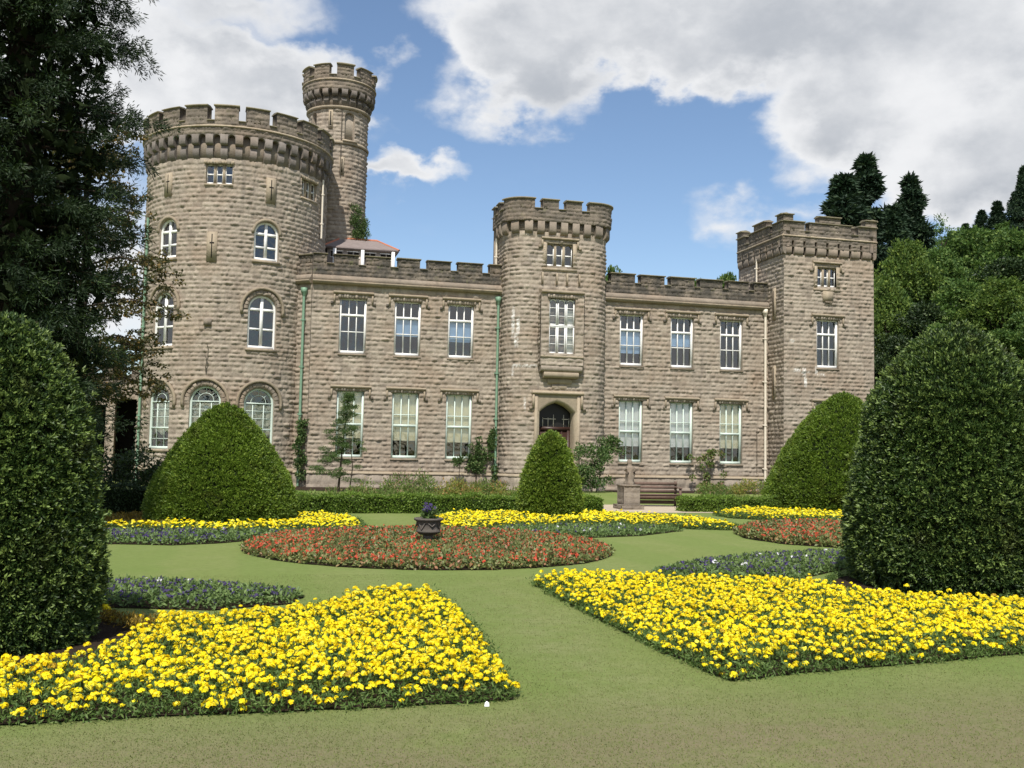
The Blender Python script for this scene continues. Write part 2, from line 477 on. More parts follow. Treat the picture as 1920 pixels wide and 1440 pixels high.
def circle(c, r, a0=-180.0, a1=180.0):
    th = np.radians(np.linspace(a0, a1, 181))
    nr = np.stack([np.sin(th), -np.cos(th)], 1)
    P = Path(np.array(c) + nr * r, nr)
    P.u = (np.degrees(th) - a0) * math.pi / 180 * r
    P.a0, P.r = a0, r
    P.deg = lambda a: (a - a0) * math.pi / 180 * r
    return P


def rounded_tower(x0, x1, yf, r, yback):
    """left side, rounded corner, front, rounded corner, right side"""
    pts, nr = [(x0, yback)], [(-1, 0)]
    for t in np.linspace(0, 90, 13):
        a = math.radians(t)
        n = (-math.cos(a), -math.sin(a)); pts.append((x0 + r + n[0] * r, yf + r + n[1] * r)); nr.append(n)
    for t in np.linspace(0, 90, 13):
        a = math.radians(t)
        n = (math.sin(a), -math.cos(a)); pts.append((x1 - r + n[0] * r, yf + r + n[1] * r)); nr.append(n)
    pts.append((x1, yback)); nr.append((1, 0))
    return Path(pts, nr)


def sm(a, lo, hi):
    t = np.clip((a - lo) / (hi - lo), 0, 1)
    return t * t * (3 - 2 * t)


def skin(mb, P, u0, u1, v0, v1, opens=(), course=0.205, depth=0.068, seed=1, du=0.05, mat=0, weather=0.0, ends=0.025, stains=(), mean_len=0.30, quoins=True):
    """rock-faced coursed stone as real relief: every stone bulges on its own"""
    g = np.random.default_rng(seed)
    # courses
    vb = [v0]
    while vb[-1] < v1 - course * 0.6:
        vb.append(vb[-1] + course * g.uniform(0.86, 1.14))
    vb = np.array(vb); vb[-1] = v1
    fr = np.array([0.0, 0.2, 0.45, 0.74])
    vl = np.concatenate([vb[i] + fr * (vb[i + 1] - vb[i]) for i in range(len(vb) - 1)] + [[v1]])
    ul = np.linspace(u0, u1, max(2, int(round((u1 - u0) / du)) + 1))
    for (a, b_, c_, d_) in opens:
        ul = ul[(np.abs(ul - a) > 0.02) & (np.abs(ul - b_) > 0.02)]; ul = np.sort(np.append(ul, [a, b_]))
        vl = vl[(np.abs(vl - c_) > 0.015) & (np.abs(vl - d_) > 0.015)]; vl = np.sort(np.append(vl, [x for x in (c_, d_) if v0 < x < v1]))
    ul = ul[(ul >= u0 - 1e-6) & (ul <= u1 + 1e-6)]
    vl = np.unique(vl)
    U, V = np.meshgrid(ul, vl)
    ci = np.clip(np.searchsorted(vb, V, 'right') - 1, 0, len(vb) - 2)
    t = (V - vb[ci]) / (vb[ci + 1] - vb[ci])
    S = np.zeros_like(U); A = np.zeros_like(U); C = np.zeros_like(U); J = np.zeros_like(U); B0 = np.zeros_like(U)
    for j in range(len(vb) - 1):
        L = np.cumsum(g.uniform(0.5, 1.55, int((u1 - u0) / mean_len * 1.6) + 6) * mean_len)
        e = np.concatenate([[u0 - 0.4], u0 - 0.4 + L])
        amp = np.clip(g.normal(.85, .38, len(e)), 0.2, 1.9)
        cl = np.clip(g.normal(0.55, 0.17, len(e)), 0, 1)
        pk = g.uniform(0.22, 0.46, len(e))
        sel = ci == j
        i = np.searchsorted(e, U[sel], 'right') - 1
        S[sel] = (U[sel] - e[i]) / (e[i + 1] - e[i]); A[sel] = amp[i]; C[sel] = cl[i]; J[sel] = pk[i]
        B0[sel] = (off := g.uniform(0.0, 0.5, len(e)))[i]
    prof = np.where(t < J, sm(t, 0.0, J + .02), 1 - 0.78 * sm(t, J * .8, 1.1))
    pil = 1 - np.abs(2 * S - 1) ** 2.4
    ph = g.uniform(0, 6.28, 8)
    knob = (np.sin(U * 23 + ph[0] + 3 * np.sin(V * 9 + ph[1])) * np.sin(V * 31 + ph[2] + 2 * np.sin(U * 13 + ph[3])) + .7 * np.sin(U * 41 + ph[4] + V * 17) * np.sin(V * 37 - U * 9 + ph[5]))
    D = depth * (B0 * .12 + A * .85 * prof * (0.12 + 0.88 * pil)) + .0085 * knob * (.4 + .6 * pil) + g.normal(0, 0.007, U.shape)
    D = np.where(t < 1e-6, D * .5 - .004, D)
    D = np.maximum(D, -0.02)
    if ends is not None:
        D[:, 0] = ends; D[:, -1] = ends
    keep = np.ones((len(vl) - 1, len(ul) - 1), bool)
    uc = (ul[1:] + ul[:-1]) / 2; vc = (vl[1:] + vl[:-1]) / 2
    for (a, b_, c_, d_) in opens:
        keep &= ~(((uc > a) & (uc < b_))[None, :] & ((vc > c_) & (vc < d_))[:, None])
        on = (U > a - 1e-4) & (U < b_ + 1e-4) & (V > c_ - 1e-4) & (V < d_ + 1e-4)
        D[on] = 0.02
    T = np.zeros(U.shape + (3,), np.float32)
    T[..., 0] = np.clip(C + g.normal(0, 0.06, U.shape), 0, 1)
    T[..., 0] -= np.where((t < .03) & (pil > .3), .3, 0)
    T[..., 0] = np.clip(T[..., 0], 0, 1)
    T[..., 1] = weather(U, V) if callable(weather) else weather
    for (a, b_, c_, d_, pr) in stains:
        inb = (U > a) & (U < b_) & (V > c_) & (V < d_)
        T[..., 2] = np.maximum(T[..., 2], np.where(inb, np.clip(g.normal(pr + .02, .38, U.shape), 0, .9) * np.clip(1 - ((V - (c_ + d_) / 2) / (d_ - c_) * 1.9) ** 2, .1, 1), 0))
    X = P(U, V, D).reshape(-1, 3)
    nu = len(ul)
    jj, ii = np.nonzero(keep)
    q = jj * nu + ii
    F = np.stack([q, q + 1, q + nu + 1, q + nu], 1)
    mb.add(X, F, mat, T.reshape(-1, 3))


def block(mb, P, u0, u1, v0, v1, d0, d1, mat=0, tint=(0.5, 0, 0), seg=0.25):
    """closed block that follows the path between depths d0 (back) and d1 (front)"""
    n = max(1, int(math.ceil((u1 - u0) / seg))) if len(P.u) > 2 else 1
    u = np.linspace(u0, u1, n + 1)
    r = [P(u, np.full(n + 1, z), d) for z, d in ((v0, d0), (v0, d1), (v1, d1), (v1, d0))]
    V = np.stack(r, 1).reshape(-1, 3)
    F = []
    for i in range(n):
        for a in range(4):
            b_ = (a + 1) % 4
            F.append((i * 4 + a, (i + 1) * 4 + a, (i + 1) * 4 + b_, i * 4 + b_))
    F += [(3, 2, 1, 0), (n * 4, n * 4 + 1, n * 4 + 2, n * 4 + 3)]
    mb.add(V, F, mat, tint)


def sloped(mb, P, u0, u1, prof, mat=0, tint=(0.5, 0, 0), seg=0.25):
    """moulding with a profile of (d, z) points swept along the path, ends closed"""
    n = max(1, int(math.ceil((u1 - u0) / seg))) if len(P.u) > 2 else 1
    u = np.linspace(u0, u1, n + 1)
    k_ = len(prof)
    V = np.stack([P(u, np.full(n + 1, z), d) for d, z in prof], 1).reshape(-1, 3)
    F = [(i * k_ + a, (i + 1) * k_ + a, (i + 1) * k_ + (a + 1) % k_, i * k_ + (a + 1) % k_) for i in range(n) for a in range(k_)]
    mb.add(V, F, mat, tint)
    e = list(range(k_))
    mb.add(V[:k_], [e[::-1]], mat, tint); mb.add(V[-k_:], [e], mat, tint)


def hole(mb, P, a, b_, c_, d_, depth=0.30, mat=0, dark=1, room=1.3, seg=0.3):
    """reveal of an opening, with a dark room behind it"""
    n = max(1, int(math.ceil((b_ - a) / seg))) if len(P.u) > 2 else 1
    u = np.linspace(a, b_, n + 1)
    def q(u_, z, d): return P(np.array([u_]), np.array([z]), d)[0]
    for s in (a, b_):
        mb.quad(q(s, c_, .02), q(s, d_, .02), q(s, d_, -depth), q(s, c_, -depth), mat)
        mb.quad(q(s, c_, -depth), q(s, d_, -depth), q(s, d_, -room), q(s, c_, -room), dark)
    for i in range(n):
        for z in (c_, d_):
            mb.quad(q(u[i], z, .02), q(u[i + 1], z, .02), q(u[i + 1], z, -depth), q(u[i], z, -depth), mat)
            mb.quad(q(u[i], z, -depth), q(u[i + 1], z, -depth), q(u[i + 1], z, -room), q(u[i], z, -room), dark)
        mb.quad(q(u[i], c_, -room), q(u[i + 1], c_, -room), q(u[i + 1], d_, -room), q(u[i], d_, -room), dark)


def rubble(mb, P, u0, u1, v0, v1, d, mat=0, seed=3, tint=(0.55, 0, 0)):
    """rough lintel: a row of uneven knobs of stone"""
    g = np.random.default_rng(seed)
    x = u0
    while x < u1 - 0.03:
        wd = min(g.uniform(0.10, 0.17), u1 - x)
        dd = d * g.uniform(0.5, 1.2); zz = v0 - g.uniform(-0.01, 0.045)
        u = np.array([x, x + wd * .5, x + wd])
        a = P(u, np.full(3, v1), 0.01); b_ = P(u, np.full(3, v1 - .03), dd * np.array([.5, .8, .5])); c_ = P(u, np.array([v0 + .03, zz, v0 + .03]), dd * np.array([.5, 1, .5])); e = P(u, np.full(3, v0 + .02), -0.02)
        V = np.concatenate([a, b_, c_, e])
        F = [(r * 3 + i, r * 3 + i + 1, r * 3 + i + 4, r * 3 + i + 3) for r in range(3) for i in range(2)]
        mb.add(V, F, mat, (tint[0] + g.uniform(-.2, .2), 0, 0))
        x += wd


# ------------------------------------------------------------------ the castle
castle = thing('castle', (13, 46, 0), 'brown rock faced stone castle with battlements, round tower and tall turret behind the garden', 'castle')
YF = 45.0


def sash(kind, w_, h_, paint, blind=None, opened=0.0):
    """returns {name: MB} for a sash window; local x right, y inward, z up from the sill"""
    fr = MB(); g = MB(); out_ = {}
    y0, y1 = 0.10, 0.25
    j = 0.095
    fr.box(0, j, y0, y1, 0, h_); fr.box(w_ - j, w_, y0, y1, 0, h_)
    fr.box(j, w_ - j, y0, y1, h_ - 0.06, h_)
    fr.box(j, w_ - j, y0 - .06, y1, 0, 0.13)
    if kind == 'upper':
        meet, bars = h_ * 0.70, [h_ * 0.40]
    else:
        meet, bars = h_ * 0.50, [h_ * 0.665]
    fr.box(j, w_ - j, y0 + .03, y1 - .02, meet - 0.055, meet + 0.055)
    for b_ in bars:
        fr.box(j, w_ - j, y0 + .055, y1 - .03, b_ - .022, b_ + .022)
    for i in (1, 2):
        x = j + (w_ - 2 * j) * i / 3
        fr.box(x - .022, x + .022, y0 + .05, y1 - .025, 0.13, h_ - .06)
    out_['frame'] = fr
    g.quad((j, .215, .13), (w_ - j, .215, .13), (w_ - j, .215, h_ - .06), (j, .215, h_ - .06))
    out_['glass'] = g
    if blind:
        b = MB()
        mk, z0, z1 = blind
        n = 6
        for i in range(n):
            xa, xb = .02 + (w_ - .04) * i / n, .02 + (w_ - .04) * (i + 1) / n
            ya, yb = .29 + .006 * (i % 2), .29 + .006 * ((i + 1) % 2)
            b.quad((xa, ya, z0 * h_), (xb, yb, z0 * h_), (xb, yb, z1 * h_), (xa, ya, z1 * h_))
        b.box(.02, w_ - .02, .285, .305, z0 * h_ - .03, z0 * h_ - .001)
        out_['blind'] = b
    return out_


def sill_mb(w_):
    s = MB()
    s.add([(-.03, -.075, -.085), (w_ + .03, -.075, -.085), (w_ + .03, .26, -.085), (-.03, .26, -.085),
           (-.03, -.075, -.03), (w_ + .03, -.075, -.03), (w_ + .03, .26, -.003), (-.03, .26, -.003)],
          [(3, 2, 1, 0), (4, 5, 6, 7), (0, 1, 5, 4), (1, 2, 6, 5), (2, 3, 7, 6), (3, 0, 4, 7)], 0, (.5, .25, 0))
    return s


def hood_mb(w_, h_, e=0.30, drop=0.42, rise=0.25):
    m_ = MB()
    z1 = h_ + rise + .12
    t_ = (.55, .2, 0)
    P = line((-e, 0), (w_ + e, 0))
    u = w_ + 2 * e
    sloped(m_, P, 0, u, [(0, z1 - .13), (.11, z1 - .13), (.15, z1 - .07), (.15, z1 - .03), (0, z1 + .03)], 0, t_)
    for x in (-e, w_ + e - .11):
        m_.box(x + .015, x + .095, -.085, 0.0, z1 - .13 - drop, z1 - .131, 0, t_)
    m_.box(-e - .10, -e + .014, -.085, 0.0, z1 - .2 - drop, z1 - drop - .07, 0, (0, 1, 0))
    m_.box(w_ + e - .014, w_ + e + .10, -.085, 0.0, z1 - .2 - drop, z1 - drop - .07, 0, (0, 1, 0))
    return m_


def lintel_mb(w_, h_, seed):
    m_ = MB()
    rubble(m_, line((0, 0), (w_ + .16, 0)), 0, w_ + .16, h_ - .02, h_ + .22, .10, 0, seed)
    for v in m_.v:
        v[:, 0] -= .08
    return m_


CACHE = {}


def window(Mw, key, parts, paint, hood=True, sill=True, w_=1.23, h_=2.5, seed=1, label=None, rise=.25):
    if key not in CACHE:
        c = {}
        c['frame'] = parts['frame'].mesh('window', [paint])
        for nm, mk in (('glass', 'glass'),):
            c[nm] = parts[nm].mesh(nm, [mk])
        if 'blind' in parts:
            c['blind'] = parts['blind'].mesh('blind', [parts['mk']])
        if sill:
            c['sill'] = sill_mb(w_).mesh('sill', ['trim'])
        if hood:
            c['hood_mould'] = hood_mb(w_, h_, rise=rise).mesh('hood_mould', ['trim'])
            c['lintel'] = lintel_mb(w_, h_, seed).mesh('lintel', ['stone'])
        CACHE[key] = c
    c = CACHE[key]
    f = link('window', c['frame'], castle, Mw)
    if label:
        f['label'] = label
    for nm in ('glass', 'blind', 'sill', 'hood_mould', 'lintel'):
        if nm in c:
            link(nm, c[nm], f, Mw)
    return f


def T(x, y, z, rz=0.0):
    return Matrix.Translation(Vector((x, y, z))) @ Matrix.Rotation(rz, 4, 'Z')


WW = 1.23
UZ, UH, GZ, GH = 6.05, 2.52, 1.35, 3.0
XL = [3.425, 5.93, 8.437]
XR = [16.944, 19.612, 22.28]


def build_wing(x0, x1, xs, seed, wall_from=-0.1):
    P = line((x0, YF), (x1, YF))
    mb = MB()
    op = []
    for x in xs:
        for z, h in ((UZ, UH), (GZ, GH)):
            op.append((x - x0, x - x0 + WW, z, z + h))
    # plinth: larger, lighter blocks set a little forward, under a string
    skin(mb, P, 0, x1 - x0, 0.74, 9.16, op, seed=seed)
    Pp = line((x0, YF - .07), (x1, YF - .07))
    skin(mb, Pp, 0, x1 - x0, wall_from, 0.62, (), course=.30, depth=.09, seed=seed + 1, mean_len=.6)
    sloped(mb, P, 0, x1 - x0, [(0, .60), (.12, .60), (.14, .64), (.12, .69), (0, .76)], 1, (.55, .1, 0))
    for o in op:
        hole(mb, P, *o, mat=0, dark=2)
    mb.obj('wing_wall', ['stone', 'trim', 'dark'], castle)
    return P


def build_battlement(P, u0, u1, merlons, z0, zc, zt, seed, d=0.02, weather=1.0, thick=0.42, cap=.09, holes=(), hd=4):
    mb = MB()
    # gaps between merlons
    gaps, last = [], u0
    for a, b_ in merlons:
        if a > last + .02:
            gaps.append((last, a))
        last = b_
    if last < u1 - .02:
        gaps.append((last, u1))
    zt2 = zt - cap
    Pd = P
    skin(mb, Pd, u0, u1, z0, zt2, [(a, b_, zc, zt2 + .5) for a, b_ in gaps] + list(holes), seed=seed, depth=.05, weather=weather, course=.19)
    block(mb, P, u0, u1, z0, zc, -thick, -.17 if holes else .0, 0, (.4, weather, 0))
    for h_ in holes:
        hole(mb, P, *h_, depth=.15, mat=0, dark=hd, room=.165)
    for a, b_ in merlons:
        block(mb, P, a + .002, b_ - .002, zc + .002, zt2, -thick, .004, 0, (.4, weather, 0))
        j0, j1, j2 = random.uniform(-.012, .012), random.uniform(-.02, .015), random.uniform(-.018, .02)
        sloped(mb, P, a - .03 + j0, b_ + .03 + j2, [(-thick - .05, zt2), (.10 + j0, zt2), (.11 + j0, zt2 + cap * .55 + j1), (-thick * .5, zt2 + cap + j1), (-thick - .06, zt2 + cap * .55 + j2)], 1, (random.uniform(.2, .8), weather * random.uniform(.3, .75), 0))
    for a, b_ in gaps:
        sloped(mb, P, a + .002, b_ - .002, [(-thick - .02, zc + .002), (.09, zc + .002), (.09, zc + .035), (-thick - .02, zc + .07)], 1, (.5, weather * .6, 0))
    return mb


# ---- left and right wings
PL = build_wing(2.18, 10.98, XL, 11)
PR = build_wing(15.94, 24.94, XR, 23)


def cornice(mb, P, u0, u1, z=9.16):
    sloped(mb, P, u0, u1, [(-.1, z), (.17, z), (.20, z + .05), (.26, z + .09), (.26, z + .15), (-.1, z + .152)], 2, (.45, .28, 0))
    sloped(mb, P, u0, u1, [(-.1, z + .153), (.22, z + .153), (.06, z + .42), (-.1, z + .42)], 0, (.75, .35, 0))


mb = build_battlement(PL, 0, 8.80, [(a - 2.18, b_ - 2.18) for a, b_ in [(2.18, 2.79), (3.12, 4.22), (4.55, 5.67), (6.03, 7.05), (7.40, 8.50), (8.86, 10.02), (10.38, 10.98)]], 9.58, 10.10, 10.62, 31)
cornice(mb, PL, 0, 8.80)
mb.obj('wing_parapet', ['parapet', 'coping', 'trim'], castle)
mb = build_battlement(PR, 0, 9.0, [(a - 15.94, b_ - 15.94) for a, b_ in [(16.45, 17.70), (18.01, 19.26), (19.59, 20.86), (21.17, 22.39), (22.72, 23.84), (24.14, 24.94)]], 9.58, 10.10, 10.62, 37)
cornice(mb, PR, 0, 9.0)
mb.obj('wing_parapet', ['parapet', 'coping', 'trim'], castle)

# angled return between the left wing and the round tower
PA = line((1.35, 45.72), (2.18, 45.0))
mb = MB()
skin(mb, PA, 0, PA.u[-1], 0.74, 9.16, (), seed=41)
PA2 = line((1.31, 45.67), (2.16, 44.93))
skin(mb, PA2, 0, PA2.u[-1], -.1, .62, (), course=.3, seed=42)
sloped(mb, PA, 0, PA.u[-1], [(0, .60), (.12, .60), (.14, .64), (.12, .69), (0, .76)], 1, (.55, .1, 0))
mb.obj('return_wall', ['stone', 'trim'], castle)
mb = build_battlement(PA, 0, PA.u[-1], [(0.0, PA.u[-1])], 9.58, 10.1, 10.55, 43)
cornice(mb, PA, 0, PA.u[-1])
mb.obj('return_parapet', ['parapet', 'coping', 'trim'], castle)

# windows of the wings: (column, row) -> blind and its lower / upper edge as shares of the height
styles = {
    ('L', 0, 'u'): None, ('L', 1, 'u'): ('blind_reflect', .38, .68), ('L', 2, 'u'): ('blind_reflect', .32, .68),
    ('R', 0, 'u'): ('blind_reflect', .26, .68), ('R', 1, 'u'): ('blind_reflect', .44, .68), ('R', 2, 'u'): None,
    ('L', 0, 'g'): ('blind_cream', .30, 1), ('L', 1, 'g'): ('blind_cream', .28, 1), ('L', 2, 'g'): ('blind_cream', .27, 1),
    ('R', 0, 'g'): ('blind_lit', .27, 1), ('R', 1, 'g'): ('blind_lit', .27, 1), ('R', 2, 'g'): ('blind_cream', .27, 1)}
says = {('L', 1, 'u'): 'white sash window with a half blind coloured by a pale blue reflection', ('R', 0, 'u'): 'white sash window with a long blind coloured by a pale blue reflection'}
for (side, i, row), bl in styles.items():
    x = (XL if side == 'L' else XR)[i]
    z, h = (UZ, UH) if row == 'u' else (GZ, GH)
    key = (row, bl)
    pt = sash('upper' if row == 'u' else 'ground', WW, h, None, bl)
    if bl:
        pt['mk'] = bl[0]
    window(T(x, YF, z), key, pt, 'white' if row == 'u' else 'green', True, True, WW, h, seed=5 + i, label=says.get((side, i, row)), rise=.19 if row == 'u' else .13)


# ---- slate roofs behind the parapets
def roof(x0, x1, y0, y1, z0, zr):
    mb = MB()
    ym = (y0 + y1) / 2
    mb.quad((x0, y0, z0), (x1, y0, z0), (x1, ym, zr), (x0, ym, zr))
    mb.quad((x0, ym, zr + .001), (x1, ym, zr + .001), (x1, y1, z0), (x0, y1, z0))
    mb.obj('roof', ['slate'], castle)


roof(2.2, 10.97, 45.45, 54, 9.75, 11.05)
roof(15.96, 24.92, 45.45, 54, 9.75, 11.0)
mb = MB()
mb.box(2.0, 29.9, 54.05, 54.4, -.1, 9.9, 0, (.5, 0, 0))
mb.obj('rear_wall', ['stone'], castle)

# ---- the round tower
KC, KR, KRP = (-1.25, 48.48), 4.1, 4.34
PK = circle(KC, KR); PKP = circle(KC, KRP)


def kpos(a, d=0.0, z=0.0, r=KR):
    t_ = math.radians(a)
    return (KC[0] + math.sin(t_) * (r + d), KC[1] - math.cos(t_) * (r + d), z)


def arc_mask_ring(mb, P, uc, half, zs, ri, ro, d0, d1, mat, tint, n=14, a0=0, a1=180):
    """half ring of smooth stone over an arched opening"""
    th = np.radians(np.linspace(a0, a1, n + 1))
    prof = [(ri, d0), (ri, d1), (ro, d1), (ro, d0)]
    V = np.stack([P(uc + r * np.cos(th), zs + r * np.sin(th), d) for r, d in prof], 1).reshape(-1, 3)
    F = [(i * 4 + a, (i + 1) * 4 + a, (i + 1) * 4 + (a + 1) % 4, i * 4 + (a + 1) % 4) for i in range(n) for a in range(4)]
    F += [(0, 1, 2, 3), (n * 4 + 3, n * 4 + 2, n * 4 + 1, n * 4)]
    mb.add(V, F, mat, tint)


def spandrel(mb, P, uc, half, zs, d, mat, tint=(.45, 0, 0), n=16):
    """fills the corners between a round arch and the rectangular hole cut for it"""
    th = np.linspace(0, math.pi, n + 1)
    ua, za = uc + half * np.cos(th), zs + half * np.sin(th)
    top = zs + half
    A = P(ua, za, d); B = P(ua, np.full(n + 1, top + .001), d); C = P(ua, za, -0.28)
    V = np.concatenate([A, B, C]); k_ = n + 1
    F = [(i, i + 1, k_ + i + 1, k_ + i) for i in range(n)] + [(i, 2 * k_ + i, 2 * k_ + i + 1, i + 1) for i in range(n)]
    mb.add(V, F, mat, tint)


# openings (angle of centre, sill, width, height) ; arched ones have their springing half a width below the top
arched = {  # angle, z sill, width, top, kind
    'second': [(-44.6, 9.97, 1.13, 11.74), (19.4, 9.97, 1.13, 11.72)],
    'first': [(-45.8, 6.05, 1.28, 8.47), (18.5, 6.05, 1.28, 8.42)],
    'ground': [(-46.4, 1.57, 1.36, 4.32), (-13.8, 1.57, 1.36, 4.34), (18.7, 1.57, 1.36, 4.32)]}
mb = MB()
op = []
for kk, L in arched.items():
    for (a, z0, ww, zt) in L:
        uc = PK.deg(a); op.append((uc - ww / 2, uc + ww / 2, z0, zt))
three = [(-10.8, 13.21, 1.14, 14.10), (51.5, 13.21, 1.14, 14.05)]
for (a, z0, ww, zt) in three:
    uc = PK.deg(a); op.append((uc - ww / 2, uc + ww / 2, z0, zt))
skin(mb, PK, 0, 2 * math.pi * KR, 0.8, 14.35, op, seed=51, ends=0.0)
PKb = circle(KC, KR + .09)
skin(mb, PKb, 0, 2 * math.pi * (KR + .09), -.1, .66, (), course=.3, depth=.09, seed=52, ends=0.0, mean_len=.6)
sloped(mb, PK, 0, 2 * math.pi * KR, [(0, .64), (.14, .64), (.16, .69), (.13, .75), (0, .83)], 1, (.55, .1, 0))
for o in op:
    hole(mb, PK, *o, mat=0, dark=2)
for kk, L in arched.items():
    for (a, z0, ww, zt) in L:
        spandrel(mb, PK, PK.deg(a), ww / 2, zt - ww / 2, .022, 0)
mb.obj('round_tower_wall', ['stone', 'trim', 'dark'], castle)


def frame_matrix(a, z, r=KR, c=KC):
    t_ = math.radians(a)
    return Matrix.Translation(Vector((c[0] + math.sin(t_) * r, c[1] - math.cos(t_) * r, z))) @ Matrix.Rotation(t_, 4, 'Z')


def arch_profile(half, zs, n=14, ins=0.0):
    th = np.linspace(0, math.pi, n + 1)
    return [((half - ins) * math.cos(a), zs + (half - ins) * math.sin(a)) for a in th]


def ring_frame(mb, half, z0, zs, wdt, y0, y1, n=14):
    """arched frame bar: jambs and head in one strip"""
    o = [(half, z0)] + arch_profile(half, zs, n) + [(-half, z0)]
    i_ = [(half - wdt, z0)] + arch_profile(half, zs, n, wdt) + [(-(half - wdt), z0)]
    V = []
    for (a, b_) in zip(o, i_):
        V += [(a[0], y0, a[1]), (a[0], y1, a[1]), (b_[0], y1, b_[1]), (b_[0], y0, b_[1])]
    F = [(k_ * 4 + a, (k_ + 1) * 4 + a, (k_ + 1) * 4 + (a + 1) % 4, k_ * 4 + (a + 1) % 4) for k_ in range(len(o) - 1) for a in range(4)]
    mb.add(V, F)


def arched_window(a, z0, ww, zt, kind):
    half = ww / 2; zs = zt - z0 - half; h = zt - z0
    Mw = frame_matrix(a, z0)
    fr = MB(); gl_ = MB()
    sag = KR - math.sqrt(KR * KR - half * half)
    y0 = sag + .06
    ring_frame(fr, half - .005, 0, zs, .09, y0, y0 + .12)
    fr.box(-half + .08, half - .08, y0 - .01, y0 + .12, 0, .12)
    if kind != 'ground':
        fr.box(-.065, .065, y0 + .01, y0 + .11, .12, zs + half - .08)
        fr.box(-half + .09, -.066, y0 + .015, y0 + .11, zs - .06, zs + .06); fr.box(.066, half - .09, y0 + .015, y0 + .11, zs - .06, zs + .06)
        zm = zs * .5
        fr.box(-half + .09, -.066, y0 + .025, y0 + .11, zm - .045, zm + .045); fr.box(.066, half - .09, y0 + .025, y0 + .11, zm - .045, zm + .045)
    else:
        fr.box(-half + .09, half - .09, y0 + .02, y0 + .11, zs - .03, zs + .03)
        fr.box(-half + .09, half - .09, y0 + .02, y0 + .11, zs * .45 - .035, zs * .45 + .035)
        for x in (-half * .36, half * .36):
            fr.box(x - .014, x + .014, y0 + .04, y0 + .09, .12, zs - .03)
        for z in (.22, .68, .84):
            fr.box(-half + .09, half - .09, y0 + .045, y0 + .085, zs * z - .012, zs * z + .012)
        r1 = half * .5
        th = np.linspace(0, math.pi, 11)
        fr.tube([(r1 * math.cos(t_), y0 + .06, zs + .03 + r1 * math.sin(t_)) for t_ in th], .014, 5)
        for t_ in (math.radians(45), math.radians(90), math.radians(135)):
            fr.tube([(r1 * math.cos(t_), y0 + .06, zs + .03 + r1 * math.sin(t_)), ((half - .09) * math.cos(t_), y0 + .06, zs + (half - .09) * math.sin(t_))], .013, 5)
    f = fr.obj('window', ['white' if kind != 'ground' else 'green'], castle, False, Mw)
    pr = [(half - .05, 0)] + arch_profile(half, zs, 14, .05) + [(-half + .05, 0)]
    gl_.add([(x, y0 + .075, z) for x, z in pr], [tuple(range(len(pr)))])
    gl_.obj('glass', ['glass'], f, False, Mw)
    s = MB()
    s.box(-half - .06, half + .06, -.07, y0 + .14, -.12, -.002, 0, (.7, .1, 0))
    s.obj('sill', ['trim'], f, False, Mw)
    uc = PK.deg(a)
    hd = MB()
    if kind != 'second':
        arc_mask_ring(hd, PK, uc, half, z0 + zs, half + .24, half + .36, -.01, .13, 0, (.45, .25, 0), 18, -14, 194)
        th = np.linspace(0, math.pi, 15)
        g = np.random.default_rng(int(a) + 900)
        for i in range(14):   # rough voussoirs
            t_ = np.array([th[i] + .02, th[i + 1] - .02])
            ri, ro, dd = half + .02, half + .21, g.uniform(.04, .09)
            V = np.concatenate([PK(uc + r * np.cos(t_), z0 + zs + r * np.sin(t_), d) for r, d in ((ri - .02, -.05), (ri, dd * .8), (ro, dd), (ro + .01, -.02))])
            hd.add(V, [(0, 1, 3, 2), (2, 3, 5, 4), (4, 5, 7, 6)], 1, (g.uniform(.2, .7), 0, 0))
        hd.obj('hood_mould', ['trim', 'stone'], f)
    else:
        arc_mask_ring(hd, PK, uc, half, z0 + zs, half + .0, half + .13, -.01, .07, 0, (.4, .2, 0), 16)
        hd.obj('arch_ring', ['trim'], f)
    if kind == 'ground':
        c = MB()
        n = 14
        zt_ = zs * .97
        for i in range(n):
            xa, xb = -half + .06 + (ww - .12) * i / n, -half + .06 + (ww - .12) * (i + 1) / n
            ya, yb = y0 + .26 + .03 * math.sin(i * 1.7), y0 + .26 + .03 * math.sin((i + 1) * 1.7)
            za = zs * (.34 + .05 * math.sin(i * .9)); zb = zs * (.34 + .05 * math.sin((i + 1) * .9))
            c.quad((xa, ya, za), (xb, yb, zb), (xb, yb, zt_), (xa, ya, zt_))
        c.obj('curtain', ['curtain'], f, False, Mw)
    return f


for kk, L in arched.items():
    for (a, z0, ww, zt) in L:
        arched_window(a, z0, ww, zt, kk)


